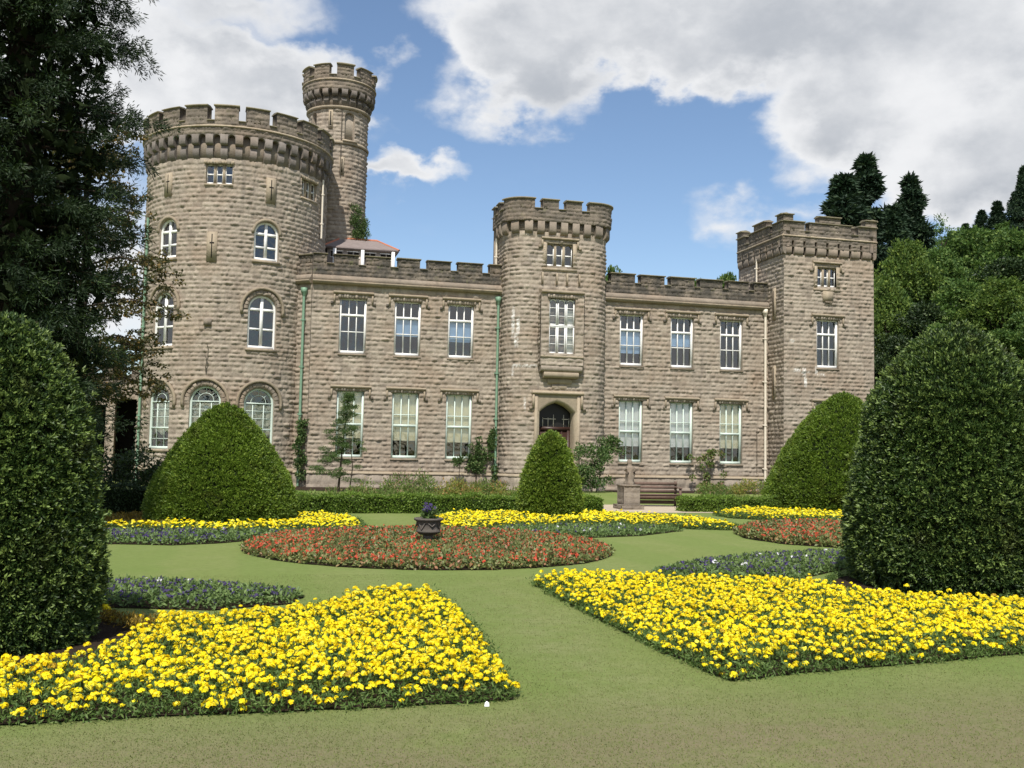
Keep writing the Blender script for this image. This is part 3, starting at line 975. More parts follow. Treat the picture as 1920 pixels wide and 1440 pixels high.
def three_light(Mw, w_, h_, surround=True, label=None, cusped=True, ycurve=0.0):
    """three lights between stone mullions with small white casements"""
    fr = MB(); st = MB(); gl_ = MB()
    y0 = .06 + ycurve
    for i in (1, 2):
        x = w_ * i / 3
        st.box(x - .05, x + .05, y0 - .03, y0 + .17, 0, h_, 0, (.6, .1, 0))
    for i in range(3):
        xa, xb = w_ * i / 3 + (.05 if i else .0), w_ * (i + 1) / 3 - (.05 if i < 2 else .0)
        yy = y0 + .05
        fr.box(xa, xa + .035, yy, yy + .06, 0, h_); fr.box(xb - .035, xb, yy, yy + .06, 0, h_)
        fr.box(xa + .035, xb - .035, yy, yy + .06, 0, .09)
        fr.box(xa + .035, xb - .035, yy, yy + .06, h_ * .5 - .03, h_ * .5 + .03)
        if cusped:
            hw = (xb - xa) / 2; xc = (xa + xb) / 2; zs = h_ - hw - .02
            th = np.linspace(0, math.pi, 9)
            ua, za = xc + (hw) * np.cos(th), zs + hw * np.sin(th)
            V = [(u_, y0 + .0, z_) for u_, z_ in zip(ua, za)] + [(u_, y0 + .0, h_) for u_ in ua] + [(u_, y0 + .08, z_) for u_, z_ in zip(ua, za)]
            k_ = 9
            st.add(V, [(j, j + 1, k_ + j + 1, k_ + j) for j in range(8)] + [(j, 2 * k_ + j, 2 * k_ + j + 1, j + 1) for j in range(8)], 0, (.5, .1, 0))
        else:
            fr.box(xa + .035, xb - .035, yy, yy + .06, h_ - .05, h_)
    f = fr.obj('window', ['white'], castle, False, Mw)
    if label:
        f['label'] = label
    gl_.quad((0, y0 + .085, 0), (w_, y0 + .085, 0), (w_, y0 + .085, h_), (0, y0 + .085, h_))
    gl_.obj('glass', ['glass'], f, False, Mw)
    st.obj('mullion', ['trim'], f, False, Mw)
    if surround:
        s = MB()
        t_ = (.75, .12, 0)
        s.box(-.20, 0, -.035, .2, -.10, h_ + .12, 0, t_); s.box(w_, w_ + .20, -.035, .2, -.10, h_ + .12, 0, t_)
        s.box(0.001, w_ - .001, -.035, .2, h_, h_ + .12, 0, t_)
        s.box(-.22, w_ + .22, -.07, .2, -.22, -.101, 0, t_)
        sloped(s, line((-.28, 0), (w_ + .28, 0)), 0, w_ + .56, [(0, h_ + .20), (.13, h_ + .20), (.16, h_ + .27), (0, h_ + .34)], 0, t_)
        for x in (-.28, w_ + .20):
            s.box(x, x + .08, -.10, -.036, h_ - .18, h_ + .199, 0, t_)
        s.box(-.42, -.282, -.11, 0.0, h_ - .24, h_ - .10, 0, (.3, .5, 0)); s.box(w_ + .282, w_ + .42, -.11, 0.0, h_ - .24, h_ - .10, 0, (.3, .5, 0))
        s.obj('stone_surround', ['trim'], f, False, Mw)
    else:
        s = MB()
        s.box(-.05, w_ + .05, -.06 + ycurve * .3, .2, -.09, -.002, 0, (.8, .0, 0))
        s.box(-.06, -.002, -.02 + ycurve, .15, 0, h_, 0, (.6, 0, 0)); s.box(w_ + .002, w_ + .06, -.02 + ycurve, .15, 0, h_, 0, (.6, 0, 0))
        rubble(s, line((-.1, 0), (w_ + .1, 0)), 0, w_ + .2, h_ - .02, h_ + .15, .1, 0, 77)
        s.obj('stone_surround', ['trim'], f, False, Mw)
    return f


for (a, z0, ww, zt) in three:
    three_light(frame_matrix(a, z0) @ Matrix.Translation((-ww / 2, 0, 0)), ww, zt - z0, False, None, False, .05)

# arrow slits: pale dressed slabs with a dark cross
def slit(Mw, hgt, cross=True, wd=.22):
    s = MB()
    s.box(-wd, wd, -.075, .05, 0, hgt, 0, (.62, .1, 0))
    s.box(-.022, .022, -.079, -.0755, hgt * .12, hgt * .92, 1)
    if cross:
        s.box(-.10, -.0225, -.079, -.0755, hgt * .60, hgt * .65, 1); s.box(.0225, .10, -.079, -.0755, hgt * .60, hgt * .65, 1)
    s.obj('arrow_slit', ['trim', 'dark'], castle, False, Mw)


slit(frame_matrix(-13.2, 9.75), 1.32)
slit(frame_matrix(20.8, 12.55), 1.15)
slit(frame_matrix(-45.5, 12.75), 1.05)
# small stone and rusty iron brackets on the tower front
s = MB(); s.box(-.16, .16, -.13, .05, 0, .3, 0, (.35, .3, 0)); s.obj('corbel_stone', ['stone'], castle, False, frame_matrix(-13.8, 6.95))
s = MB(); s.tube([(0, -.06, 0), (0, -.12, .25), (.06, -.16, .55), (-.05, -.14, .75)], .025, 6); s.obj('iron_bracket', ['pipe_dark'], castle, False, frame_matrix(-13.6, 4.9))
s = MB(); s.tube([(0, -.06, 0), (.01, -.09, .5), (-.05, -.1, .62)], .014, 6); s.obj('iron_bracket', ['pipe_dark'], castle, False, frame_matrix(-12.9, 5.5))


def machicolation(mb, P, r_deg, n, a_first, half_deg, z_lo, z_mid, z_hi, d, r, mat, mat_dark, lower=True):
    """corbels carrying a parapet, with round-headed gaps between"""
    for k_ in range(n):
        a = a_first + r_deg * k_
        if abs(((a + 180) % 360) - 180) > 130:
            continue
        a = ((a + 180) % 360) - 180
        u0, u1 = P.deg(a - half_deg), P.deg(a + half_deg)
        if u0 < 0 or u1 > P.u[-1]:
            continue
        t_ = (random.uniform(.3, .7), .3, 0)
        # upper step with a rounded nose
        sloped(mb, P, u0, u1, [(0, z_mid + .10), (d * .42, z_mid + .10), (d * .8, z_mid + .13), (d * .98, z_mid + .20), (d * .98, z_hi), (0, z_hi)], mat, t_)
        if lower:
            sloped(mb, P, u0 + .01, u1 - .01, [(0, z_lo), (d * .1, z_lo + .02), (d * .40, z_lo + .14), (d * .55, z_lo + .2), (d * .62, z_mid - .08), (d * .3, z_mid - .02), (d * .3, z_mid + .098), (0, z_mid + .098)], mat, t_)
        # arched head over the gap to the next corbel
        g0, g1 = u1, P.deg(a + r_deg - half_deg)
        if g1 < P.u[-1]:
            uc, hf = (g0 + g1) / 2, (g1 - g0) / 2 - .002
            th = np.linspace(0, math.pi, 9)
            zs = z_hi - hf - .01
            ua, za = uc + hf * np.cos(th), zs + hf * np.sin(th)
            A = P(ua, za, d * .96); B = P(ua, np.full(9, z_hi), d * .96); C_ = P(ua, za, 0.0)
            V = np.concatenate([A, B, C_])
            mb.add(V, [(j, j + 1, 9 + j + 1, 9 + j) for j in range(8)] + [(j, 18 + j, 18 + j + 1, j + 1) for j in range(8)], mat, t_)


def ring_battlement(C_, r, mer, z0, zs, zc, zt, seed, rin, weather, base_d):
    P = circle(C_, r)
    mb = MB()
    g = sorted([((P.deg(a), P.deg(b_))) for a, b_ in mer])
    x = build_battlement(P, 0, P.u[-1], g, z0, zc, zt, seed, weather=weather, thick=r - rin, cap=.10)
    return P, x


mer = []
a = -13.8 - 17.75 * 9
for k_ in range(20):
    if -179 < a and a + 13.4 < 179:
        mer.append((a, a + 13.4))
    a += 17.75
P_, mb = ring_battlement(KC, KRP, mer, 15.37, 15.75, 15.95, 16.70, 61, KRP - .5, .55, 0)
sloped(mb, P_, 0, P_.u[-1], [(-.05, 15.68), (.07, 15.68), (.085, 15.73), (-.05, 15.82)], 2, (.95, .05, 0))
machicolation(mb, PK, 8.5, 43, -12.3 + 4.25 - 8.5 * 20, 2.15, 14.30, 14.80, 15.37, .25, KR, 3, None)
block(mb, PK, 0, PK.u[-1], 14.28, 15.36, -.3, 0.0, 0, (.5, .15, 0))
mb.obj('round_tower_parapet', ['parapet', 'coping', 'trim', 'urn'], castle)
mb = MB()
n = 48
mb.add([(KC[0] + 4.2 * math.cos(2 * math.pi * i / n), KC[1] + 4.2 * math.sin(2 * math.pi * i / n), 15.5) for i in range(n)], [tuple(range(n))])
mb.obj('roof', ['slate'], castle)

# ---- the stair turret
TC, TR, TRP = (3.568, 51.677), 1.51, 1.862
PT = circle(TC, TR)
mb = MB()
opn = [(18.5, 17.50, .55, 18.98), (-58, 18.2, .4, 19.0)]
op = [(PT.deg(a) - ww / 2, PT.deg(a) + ww / 2, z0, zt) for (a, z0, ww, zt) in opn]
skin(mb, PT, 0, PT.u[-1], 8.0, 19.2, op, seed=71, ends=0.0, mean_len=.36)
for o in op:
    hole(mb, PT, *o, depth=.22, mat=0, dark=1, room=.5, seg=.15)
for (a, z0, ww, zt) in opn:
    spandrel(mb, PT, PT.deg(a), ww / 2, zt - ww / 2, .022, 0)
block(mb, PT, PT.deg(18.5) - .27, PT.deg(18.5) + .27, 17.50, 18.975, -.3, -.14, 0, (.75, .25, 0), seg=.12)
mb.obj('stair_turret_wall', ['stone', 'dark'], castle)
mb = MB()
sloped(mb, PT, 0, PT.u[-1], [(0, 17.28), (.10, 17.28), (.12, 17.38), (0, 17.5)], 0, (.75, .25, 0), seg=.15)
mb.obj('string_course', ['trim'], castle)
mb = MB(); 
mb.box(-.4, .4, -.16, .05, 0, .09, 0, (.9, 0, 0)); mb.obj('sill', ['trim'], castle, False, frame_matrix(18.5, 17.41, TR, TC))
for a, z, h in ((-18.8, 18.05, 1.0), (4.8, 15.7, .9)):
    s = MB(); s.box(-.11, .11, -.06, .05, 0, h, 0, (.7, .05, 0)); s.box(-.028, .028, -.064, -.0605, .1, h - .1, 1)
    s.obj('arrow_slit', ['trim', 'dark'], castle, False, frame_matrix(a, z, TR, TC))
mer = [(-85.5 + 38.4 * i, -85.5 + 38.4 * i + 26.6) for i in range(-2, 7) if -179 < -85.5 + 38.4 * i and -85.5 + 38.4 * i + 26.6 < 179]
P_, mb = ring_battlement(TC, TRP, mer, 20.06, 20.5, 20.74, 21.40, 73, TRP - .35, .45, 0)
sloped(mb, P_, 0, P_.u[-1], [(-.05, 20.50), (.06, 20.50), (.075, 20.55), (-.05, 20.63)], 2, (.95, .05, 0))
machicolation(mb, PT, 15.6, 23, -3.2 + 7.8 - 15.6 * 10, 4.6, 19.28, 19.62, 20.06, .36, TR, 3, None)
sloped(mb, PT, 0, PT.u[-1], [(0, 19.10), (.10, 19.10), (.16, 19.16), (.16, 19.24), (0, 19.29)], 2, (.6, .3, 0), seg=.15)
block(mb, PT, 0, PT.u[-1], 19.15, 20.05, -.3, 0.0, 0, (.5, .15, 0), seg=.15)
mb.obj('stair_turret_parapet', ['parapet', 'coping', 'trim', 'urn'], castle)
mb = MB()
mb.add([(TC[0] + 1.6 * math.cos(2 * math.pi * i / n), TC[1] + 1.6 * math.sin(2 * math.pi * i / n), 20.3) for i in range(n)], [tuple(range(n))])
mb.obj('roof', ['slate'], castle)
s = MB(); s.tube([(0, -.07, 0), (0, -.07, 2.4), (0, -.07, 4.0)], .022, 6); s.obj('lightning_rod', ['pipe_dark'], castle, False, frame_matrix(2.0, 15.6, TR, TC))

# link wall between the round tower and the turret
PW = line((1.9, 51.0), (3.3, 50.9))
mb = MB()
skin(mb, line((1.6, 50.45), (3.4, 50.2)), 0, 1.8, 9, 13.9, (), seed=75)
mb.box(1.6, 3.4, 50.6, 51.4, 9, 13.85, 0, (.5, 0, 0))
sloped(mb, line((1.6, 50.45), (3.4, 50.2)), 0, 1.8, [(-.4, 13.86), (.12, 13.86), (.1, 13.95), (-.4, 14.3)], 1, (.6, .3, 0))
mb.obj('link_wall', ['stone', 'trim'], castle)

# ---- rooftop hut with hipped slate roof
mb = MB()
hx0, hx1, hy0, hy1 = 3.05, 6.35, 49.0, 51.6
mb.box(hx0, hx1, hy0, hy1, 10.2, 11.72, 0, (.5, 0, 0))
hut = mb.obj('rooftop_hut', ['render'], castle)
mb = MB()
e = .22
a_, b_, c_, d_ = (hx0 - e, hy0 - e, 11.70), (hx1 + e, hy0 - e, 11.70), (hx1 + e, hy1 + e, 11.70), (hx0 - e, hy1 + e, 11.70)
p1, p2 = (hx0 + .7, 50.3, 12.42), (hx1 - .7, 50.3, 12.42)
mb.add([a_, b_, p2, p1], [(0, 1, 2, 3)]); mb.add([b_, c_, p2], [(0, 1, 2)]); mb.add([c_, d_, p1, p2], [(0, 1, 2, 3)]); mb.add([d_, a_, p1], [(0, 1, 2)])
mb.box(hx0 - e, hx1 + e, hy0 - e, hy1 + e, 11.62, 11.695)
mb.tube([p1, p2], .07, 6, 1); 
for q, r_ in ((a_, p1), (b_, p2), (c_, p2), (d_, p1)):
    mb.tube([q, r_], .055, 6, 1)
mb.obj('roof', ['slate_warm', 'tile_ridge'], hut)
for i in range(4):
    s = MB()
    xx = hx0 + .18 + i * .82
    for qx in (0, .3):
        s.box(xx + qx, xx + qx + .24, hy0 - .012, hy0 - .004, 11.22, 11.5, 1)
    s.box(xx - .05, xx + .59, hy0 - .03, hy0 - .0125, 11.5, 11.55); s.box(xx - .05, xx + .59, hy0 - .03, hy0 - .0125, 11.17, 11.22)
    s.obj('window', ['white', 'dark'], hut)
for xx in (3.3, 4.68, 6.2):     # white posts seen through the gaps
    s = MB(); s.box(xx, xx + .16, hy0 - .25, hy0 - .04, 10.1, 11.6); s.box(xx - .05, xx + .24, hy0 - .27, hy0 - .02, 10.45, 10.62); s.obj('post', ['white'], hut)

# ---- the porch tower
PX0, PX1, PYF, PRr = 10.98, 15.94, 43.6, 1.0
PP = rounded_tower(PX0, PX1, PYF, PRr, 46.0)
uF = PP.at(PX0 + PRr, PYF)          # u where the flat front begins
uu = lambda x: uF + (x - (PX0 + PRr))
mb = MB()
door_o = (uu(12.52), uu(14.26), 0.0, 4.32)
win3 = (uu(12.76), uu(14.02), 10.42, 11.46)
ST = [(uu(11.9) - .78, uu(11.9) - .60, 6.9, 8.5, .55), (uu(11.9) - .5, uu(11.9) - .36, 7.1, 8.0, .5), (uu(11.9) - .62, uu(11.9) - .42, 6.5, 7.3, .35), (uu(11.9) - .7, uu(11.9) + .5, 5.62, 5.80, .3), (uu(11.9) - .7, uu(11.9) - .6, 5.2, 5.7, .5), (uu(11.9) - .1, uu(11.9) + .0, 3.6, 4.3, .35)]
skin(mb, PP, 0, PP.u[-1], 0.74, 12.0, [(door_o[0], door_o[1], .74, door_o[3]), win3], seed=81, stains=ST)
PPb = rounded_tower(PX0 - .07, PX1 + .07, PYF - .07, PRr + .05, 46.0)
ub = PPb.at(PX0 + PRr, PYF - .07) - uF
skin(mb, PPb, 0, door_o[0] + ub, -.1, .62, (), course=.3, seed=82, mean_len=.6)
skin(mb, PPb, door_o[1] + ub, PPb.u[-1], -.1, .62, (), course=.3, seed=83, mean_len=.6)
for a0, a1 in ((0, door_o[0]), (door_o[1], PP.u[-1])):
    sloped(mb, PP, a0, a1, [(0, .60), (.12, .60), (.14, .64), (.12, .69), (0, .76)], 1, (.55, .1, 0), seg=.15)
hole(mb, PP, *win3, mat=0, dark=2)
hole(mb, PP, *door_o, depth=.5, mat=0, dark=2, room=2.0)
# carved-corner bands up the front under the upper window
for x in (12.55, 13.25, 13.75, 14.35):
    block(mb, PP, uu(x) - .05, uu(x) + .05, 9.55, 10.1, 0.0, .085, 1, (.5, .2, 0))
mb.obj('porch_tower_wall', ['stone', 'trim', 'dark'], castle)
PPP = rounded_tower(PX0 - .2, PX1 + .2, PYF - .2, PRr, 46.2)
uF2 = PPP.at(PX0 - .2 + PRr, PYF - .2)
v2 = lambda x: uF2 + (x - (PX0 - .2 + PRr))
cl = math.pi / 2 * PRr
m_ = [(v2(12.47), v2(13.25)), (v2(13.61), v2(14.38)), (v2(14.76), v2(15.14) + cl * .95), (uF2 - cl * .85, v2(12.09))]
sd = uF2 - cl                        # left side runs from 0 to sd
for q in (0.05, 0.95):
    m_.append((q, q + .55))
r0 = v2(15.14) + cl
for q in (.1, .98):
    m_.append((r0 + q, r0 + q + .55))
m_.sort()
mb = build_battlement(PPP, 0, PPP.u[-1], m_, 12.46, 13.03, 13.55, 85, weather=.6, thick=.4)
# corbels with round dark gaps between them
us = np.arange(0.2, PP.u[-1] - .2, .565)
us = us - ((us[np.argmin(np.abs(us - uu(12.42)))]) - uu(12.42))
for u_ in us:
    if u_ < .1 or u_ > PP.u[-1] - .5:
        continue
    t_ = (random.uniform(.35, .7), .3, 0)
    sloped(mb, PP, u_ - .165, u_ + .165, [(0, 11.86), (.10, 11.90), (.19, 12.0), (.205, 12.08), (.205, 12.458), (0, 12.458)], 3, t_, seg=.12)
block(mb, PP, 0, PP.u[-1], 11.95, 12.5, -.3, 0.0, 0, (.5, .2, 0), seg=.15)
# cut the gaps: the parapet starts above them
mb.obj('porch_tower_parapet', ['parapet', 'coping', 'trim', 'parapet'], castle)
mb = MB(); mb.box(PX0 + .1, PX1 - .1, PYF + .3, 46.0, 12.5, 12.6); mb.obj('roof', ['slate'], castle)
mb = MB(); mb.box(PX0 - .1, PX1 + .1, 46.22, 46.5, 8.0, 13.1, 0, (.5, .3, 0)); mb.obj('rear_wall', ['stone'], castle)
three_light(T(12.76, PYF, 10.42), 1.26, 1.04, True, 'three light stone window high on the porch tower')

# oriel window over the door
OX0, OX1, OY, OZ0, OZ1 = 12.42, 14.49, 43.22, 5.72, 9.08
PO = line((OX0, OY), (OX1, OY))
mb = MB()
ow = (12.82 - OX0, 14.08 - OX0, 6.3, 8.86)
skin(mb, PO, 0, OX1 - OX0, OZ0, OZ1, [ow], seed=91, mean_len=.36)
skin(mb, line((OX0, PYF), (OX0, OY)), 0, PYF - OY, OZ0, OZ1, (), seed=92)
skin(mb, line((OX1, OY), (OX1, PYF)), 0, PYF - OY, OZ0, OZ1, (), seed=93)
hole(mb, PO, *ow, mat=0, dark=2, depth=.3, room=1.0)
sloped(mb, PO, -.1, OX1 - OX0 + .1, [(-.5, OZ1), (.12, OZ1), (.16, OZ1 + .06), (.10, OZ1 + .13), (-.5, OZ1 + .26)], 1, (.5, .3, 0))
sloped(mb, PO, -.03, OX1 - OX0 + .03, [(-.3, 6.10), (.06, 6.10), (.06, 6.2), (-.3, 6.22)], 1, (.6, .1, 0))
for k_, (z1, ins, pr) in enumerate(((5.72, .04, .03), (5.44, .2, .0), (5.17, .45, -.24), (4.9, .68, -.31))):
    sloped(mb, PO, ins, OX1 - OX0 - ins, [(-.42, z1 - .27), (pr - .07, z1 - .26), (pr, z1 - .17), (pr, z1 - .003), (-.42, z1 - .003)], 1 if k_ else 0, (.5, .2, 0))
mb.obj('oriel', ['stone', 'trim', 'dark'], castle)
fr = MB(); gl_ = MB()
w_, h_ = 1.26, 2.56
for i in range(3):
    xa, xb = w_ * i / 3 + .015, w_ * (i + 1) / 3 - .015
    for z0, z1 in ((0, h_ * .49), (h_ * .51, h_ - .02)):
        fr.box(xa, xa + .05, .10, .18, z0, z1); fr.box(xb - .05, xb, .10, .18, z0, z1)
        fr.box(xa + .05, xb - .05, .10, .18, z0, z0 + .07); 
        if z0 == 0:
            fr.box(xa + .05, xb - .05, .10, .18, z1 - .05, z1)
        for q in (.36, .66):
            fr.box(xa + .05, xb - .05, .12, .17, z0 + (z1 - z0) * q - .014, z0 + (z1 - z0) * q + .014)
    hw = (xb - xa) / 2; xc = (xa + xb) / 2; zs = h_ - hw - .03
    th = np.linspace(0, math.pi, 9)
    V = []
    for r_, y_ in ((hw, .10), (hw - .05, .10), (hw - .05, .18), (hw, .18)):
        V.append([(xc + r_ * math.cos(t_), y_, zs + r_ * math.sin(t_)) for t_ in th])
    V = np.array(V).transpose(1, 0, 2).reshape(-1, 3)
    fr.add(V, [(j * 4 + a, (j + 1) * 4 + a, (j + 1) * 4 + (a + 1) % 4, j * 4 + (a + 1) % 4) for j in range(8) for a in range(4)])
fr.box(0, w_, .09, .185, h_ * .49 + .001, h_ * .51 - .001)
Mw = T(12.82, OY, 6.3)
f = fr.obj('window', ['white'], castle, False, Mw)
f['label'] = 'tall white oriel window with three round headed lights above the door'
gl_.quad((0, .15, 0), (w_, .15, 0), (w_, .15, h_), (0, .15, h_)); gl_.obj('glass', ['glass'], f, False, Mw)
c = MB(); c.quad((w_ * .68, .25, .05), (w_ * .98, .25, .05), (w_ * .98, .25, h_ * .8), (w_ * .68, .25, h_ * .8)); c.obj('curtain', ['curtain'], f, False, Mw)
s = MB(); rubble(s, line((-.1, 0), (w_ + .1, 0)), 0, w_ + .2, h_ - .02, h_ + .2, .1, 0, 94); s.obj('lintel', ['stone'], f, False, Mw)

# door with a four-centred stone arch
dw, dh, dsp = 1.74, 4.32, 3.62


def tudor(hw, zs, rise, n=18):
    pts = []
    for i in range(n + 1):
        t_ = i / n
        x = hw * (1 - 2 * t_)
        q = abs(x) / hw
        z = zs + rise * ((1 - q ** 2.6) * .55 + (1 - q) * .45)
        pts.append((x, z))
    return pts


Md = T(13.39, PYF, 0)
ar = MB()
O = tudor(.95, dsp + .02, .60); I = tudor(.87, dsp, .50); J = tudor(.80, dsp - .02, .46)
V = []
for o_, i_, j_ in zip(O, I, J):
    V += [(o_[0], -.07, o_[1]), (i_[0], -.05, i_[1]), (j_[0], .22, j_[1]), (j_[0], .5, j_[1])]
ar.add(V, [(i * 4 + a, (i + 1) * 4 + a, (i + 1) * 4 + a + 1, i * 4 + a + 1) for i in range(18) for a in range(3)], 0, (.85, .05, 0))
top = 4.42
V = [(o_[0], -.045, o_[1]) for o_ in O] + [(o_[0], -.045, top) for o_ in O]
ar.add(V, [(i, i + 1, 19 + i + 1, 19 + i) for i in range(18)], 0, (.35, .25, 0))
V = [(j_[0], .45, j_[1]) for j_ in J] + [(j_[0], .45, top) for j_ in J]
ar.add(V, [(i, i + 1, 19 + i + 1, 19 + i) for i in range(18)], 0, (.35, .3, 0))
for sx in (-1, 1):
    ar.add([(sx * .95, -.07, -.05), (sx * .87, -.05, -.05), (sx * .80, .22, -.05), (sx * .80, .5, -.05), (sx * .95, -.07, dsp + .02), (sx * .87, -.05, dsp), (sx * .80, .22, dsp - .02), (sx * .80, .5, dsp - .02)],
           [(0, 1, 5, 4), (1, 2, 6, 5), (2, 3, 7, 6)], 0, (.85, .05, 0))
    x0_, x1_ = sorted((sx * .951, sx * 1.10))
    ar.box(x0_, x1_, -.08, .02, -.05, top, 0, (.7, .1, 0))
    x0_, x1_ = sorted((sx * 1.12, sx * 1.22)); ar.box(x0_, x1_, -.13, 0, 3.78, top - .001, 0, (.7, .1, 0))
    x0_, x1_ = sorted((sx * 1.225, sx * 1.36)); ar.box(x0_, x1_, -.13, 0, 3.70, 3.84, 0, (.3, .5, 0))
sloped(ar, line((-1.25, 0), (1.25, 0)), 0, 2.5, [(0, top), (.14, top), (.2, top + .07), (.16, top + .13), (0, top + .2)], 0, (.85, .05, 0))
arch = ar.obj('door_arch', ['trim'], castle, False, Md)
dr = MB()
dr.box(-.80, .80, .56, .62, -.05, 2.78, 0)
for x in (-.78, -.42, -.06, .02, .38, .74):
    dr.box(x, x + .05, .53, .559, 0, 2.78, 0)
dr.box(-.80, .80, .50, .64, 2.79, 2.95, 0)
for x in (-.8, .66):
    dr.box(x, x + .14, .5, .66, -.05, 2.789, 0)
door = dr.obj('door', ['wood'], castle, False, Md)
s = MB(); s.box(.05, .09, .48, .529, 1.0, 1.25); s.obj('handle', ['pipe_dark'], door, False, Md)
s = MB()
s.quad((-.8, .60, 2.95), (.8, .60, 2.95), (.8, .60, 4.1), (-.8, .60, 4.1)); s.obj('glass', ['dark_glass'], door, False, Md)
s = MB()
for x in (-.52, -.26, 0.0, .5, .76):
    s.box(x - .012, x + .012, .57, .59, 2.95, 3.38 if x not in (0.0, .5) else 3.52)
s.box(-.52, .12, .57, .592, 3.30, 3.33); s.box(.42, .8, .57, .592, 3.30, 3.33)
s.obj('fanlight_bars', ['pipe_white'], door, False, Md)

# ---- the square flank tower
FX0, FX1, FY, FYB = 24.94, 29.95, 43.43, 47.9
PFf = line((FX0 - .025, FY), (FX1 + .025, FY)); PFl = line((FX0, FYB + .025), (FX0, FY - .025)); PFr = line((FX1, FY - .025), (FX1, FYB))
wu = (26.735 - FX0 + .025, 26.735 - FX0 + .025 + 1.23, 6.2, 8.62)
wg = (26.735 - FX0 + .025, 26.735 - FX0 + .025 + 1.23, 1.45, 4.42)
w3 = (26.78 - FX0 + .025, 26.78 - FX0 + .025 + 1.06, 10.28, 11.24)
mb = MB()
ST = [(.55, .95, 5.95, 6.15, .4), (1.05, 1.25, 5.7, 6.2, .55), (1.12, 1.3, 5.2, 5.8, .6), (1.75, 1.9, 5.8, 6.3, .5), (.35, .6, 7.4, 7.55, .3), (1.0, 1.5, 5.9, 6.0, .3), (2.0, 2.3, 5.75, 5.95, .2)]
skin(mb, PFf, 0, PFf.u[-1], .74, 11.8, [wu, wg, w3], seed=101, stains=ST)
skin(mb, PFl, 0, PFl.u[-1], .74, 11.8, (), seed=102)
skin(mb, PFr, 0, PFr.u[-1], .74, 11.8, (), seed=103)
for P_, sd_ in ((line((FX0 - .095, FY - .07), (FX1 + .095, FY - .07)), 104), (line((FX0 - .07, FYB), (FX0 - .07, FY - .095)), 105), (line((FX1 + .07, FY - .095), (FX1 + .07, FYB)), 106)):
    skin(mb, P_, 0, P_.u[-1], -.1, .62, (), course=.3, seed=sd_, mean_len=.6)
for P_ in (PFf, PFl, PFr):
    sloped(mb, P_, 0, P_.u[-1], [(0, .60), (.12, .60), (.14, .64), (.12, .69), (0, .76)], 1, (.55, .1, 0))
for o in (wu, wg, w3):
    hole(mb, PFf, *o, mat=0, dark=2)
mb.box(FX0 + .01, FX1 - .01, FYB + .03, FYB + .3, -.1, 12.4, 0, (.5, .2, 0))
mb.obj('square_tower_wall', ['stone', 'trim', 'dark'], castle)
o_ = .14
Bf = line((FX0 - o_ - .025, FY - o_), (FX1 + o_ - .02, FY - o_)); Bl = line((FX0 - o_, FYB + .15), (FX0 - o_, FY - o_ - .025)); Br = line((FX1 + o_ - .045, FY - o_ - .025), (FX1 + o_ - .045, FYB + .15)); Bb = line((FX1 + .1, FYB + .15), (FX0 - .1, FYB + .15))


def stepped(P, mer, steps, seed):
    """battlement whose merlons rise in a step"""
    mb_ = build_battlement(P, 0, P.u[-1], mer, 12.15, 12.95, 13.48, seed, weather=.7, thick=.38, cap=.08, holes=[(x - .07, x + .07, 12.24, 12.47) for x in np.arange(.57, P.u[-1] - .2, .64)])
    for a, b_ in steps:
        skin(mb_, P, a, b_, 13.44, 13.74, (), seed=seed + 7, depth=.05, weather=.7, course=.15)
        block(mb_, P, a, b_, 13.43, 13.74, -.37, .0, 0, (.4, .7, 0))
        sloped(mb_, P, a - .03, b_ + .03, [(-.43, 13.741), (.11, 13.741), (.12, 13.79), (-.19, 13.85), (-.43, 13.79)], 1, (.55, .3, 0))
    sloped(mb_, P, 0, P.u[-1], [(-.05, 12.66), (.06, 12.66), (.075, 12.71), (-.05, 12.80)], 2, (.9, .1, 0))
    k_ = -1
    x = .02
    while x < P.u[-1] - .1:      # corbel blocks with square dark gaps
        wd = min(.50, P.u[-1] - x)
        t_ = (random.uniform(.35, .7), .3, 0)
        sloped(mb_, P, x, x + wd, [(-o_ - .02, 11.78), (-.06, 11.80), (-.01, 11.88), (0.004, 11.97), (0.004, 12.16), (-o_ - .02, 12.16)], 0, t_)
        x += wd + .14
    return mb_


X_ = lambda x: x - (FX0 - o_ - .025)
mbs = stepped(Bf, [(X_(24.80), X_(26.0)), (X_(26.25), X_(28.62)), (X_(29.02), Bf.u[-1])], [(X_(24.80), X_(25.36)), (X_(26.80), X_(28.0)), (X_(29.42), Bf.u[-1])], 111)
f_ = mbs.obj('square_tower_parapet', ['parapet', 'coping', 'trim', 'parapet', 'dark'], castle)
Y_ = lambda y: (FYB + .15) - y
mbs = stepped(Bl, [(Y_(48.05), Y_(47.1)), (Y_(46.75), Y_(44.55)), (Y_(44.3), Bl.u[-1])], [(Y_(48.05), Y_(47.5)), (Y_(46.21), Y_(45.0)), (Y_(43.85), Bl.u[-1])], 121)
mbs.obj('square_tower_parapet', ['parapet', 'coping', 'trim', 'parapet', 'dark'], castle)
mbs = stepped(Br, [(0, .85), (1.2, 3.2), (3.55, Br.u[-1])], [(0, .5), (1.6, 2.8), (4.0, Br.u[-1])], 131)
mbs.obj('square_tower_parapet', ['parapet', 'coping', 'trim', 'parapet', 'dark'], castle)
mbs = stepped(Bb, [(0, .85), (1.4, 3.6), (4.1, Bb.u[-1])], [(0, .5), (1.9, 3.1), (4.5, Bb.u[-1])], 141)
mbs.obj('square_tower_parapet', ['parapet', 'coping', 'trim', 'parapet', 'dark'], castle)
mb = MB(); mb.box(FX0 + .02, FX1 - .02, FY + .1, FYB, 12.4, 12.5); mb.obj('roof', ['slate'], castle)
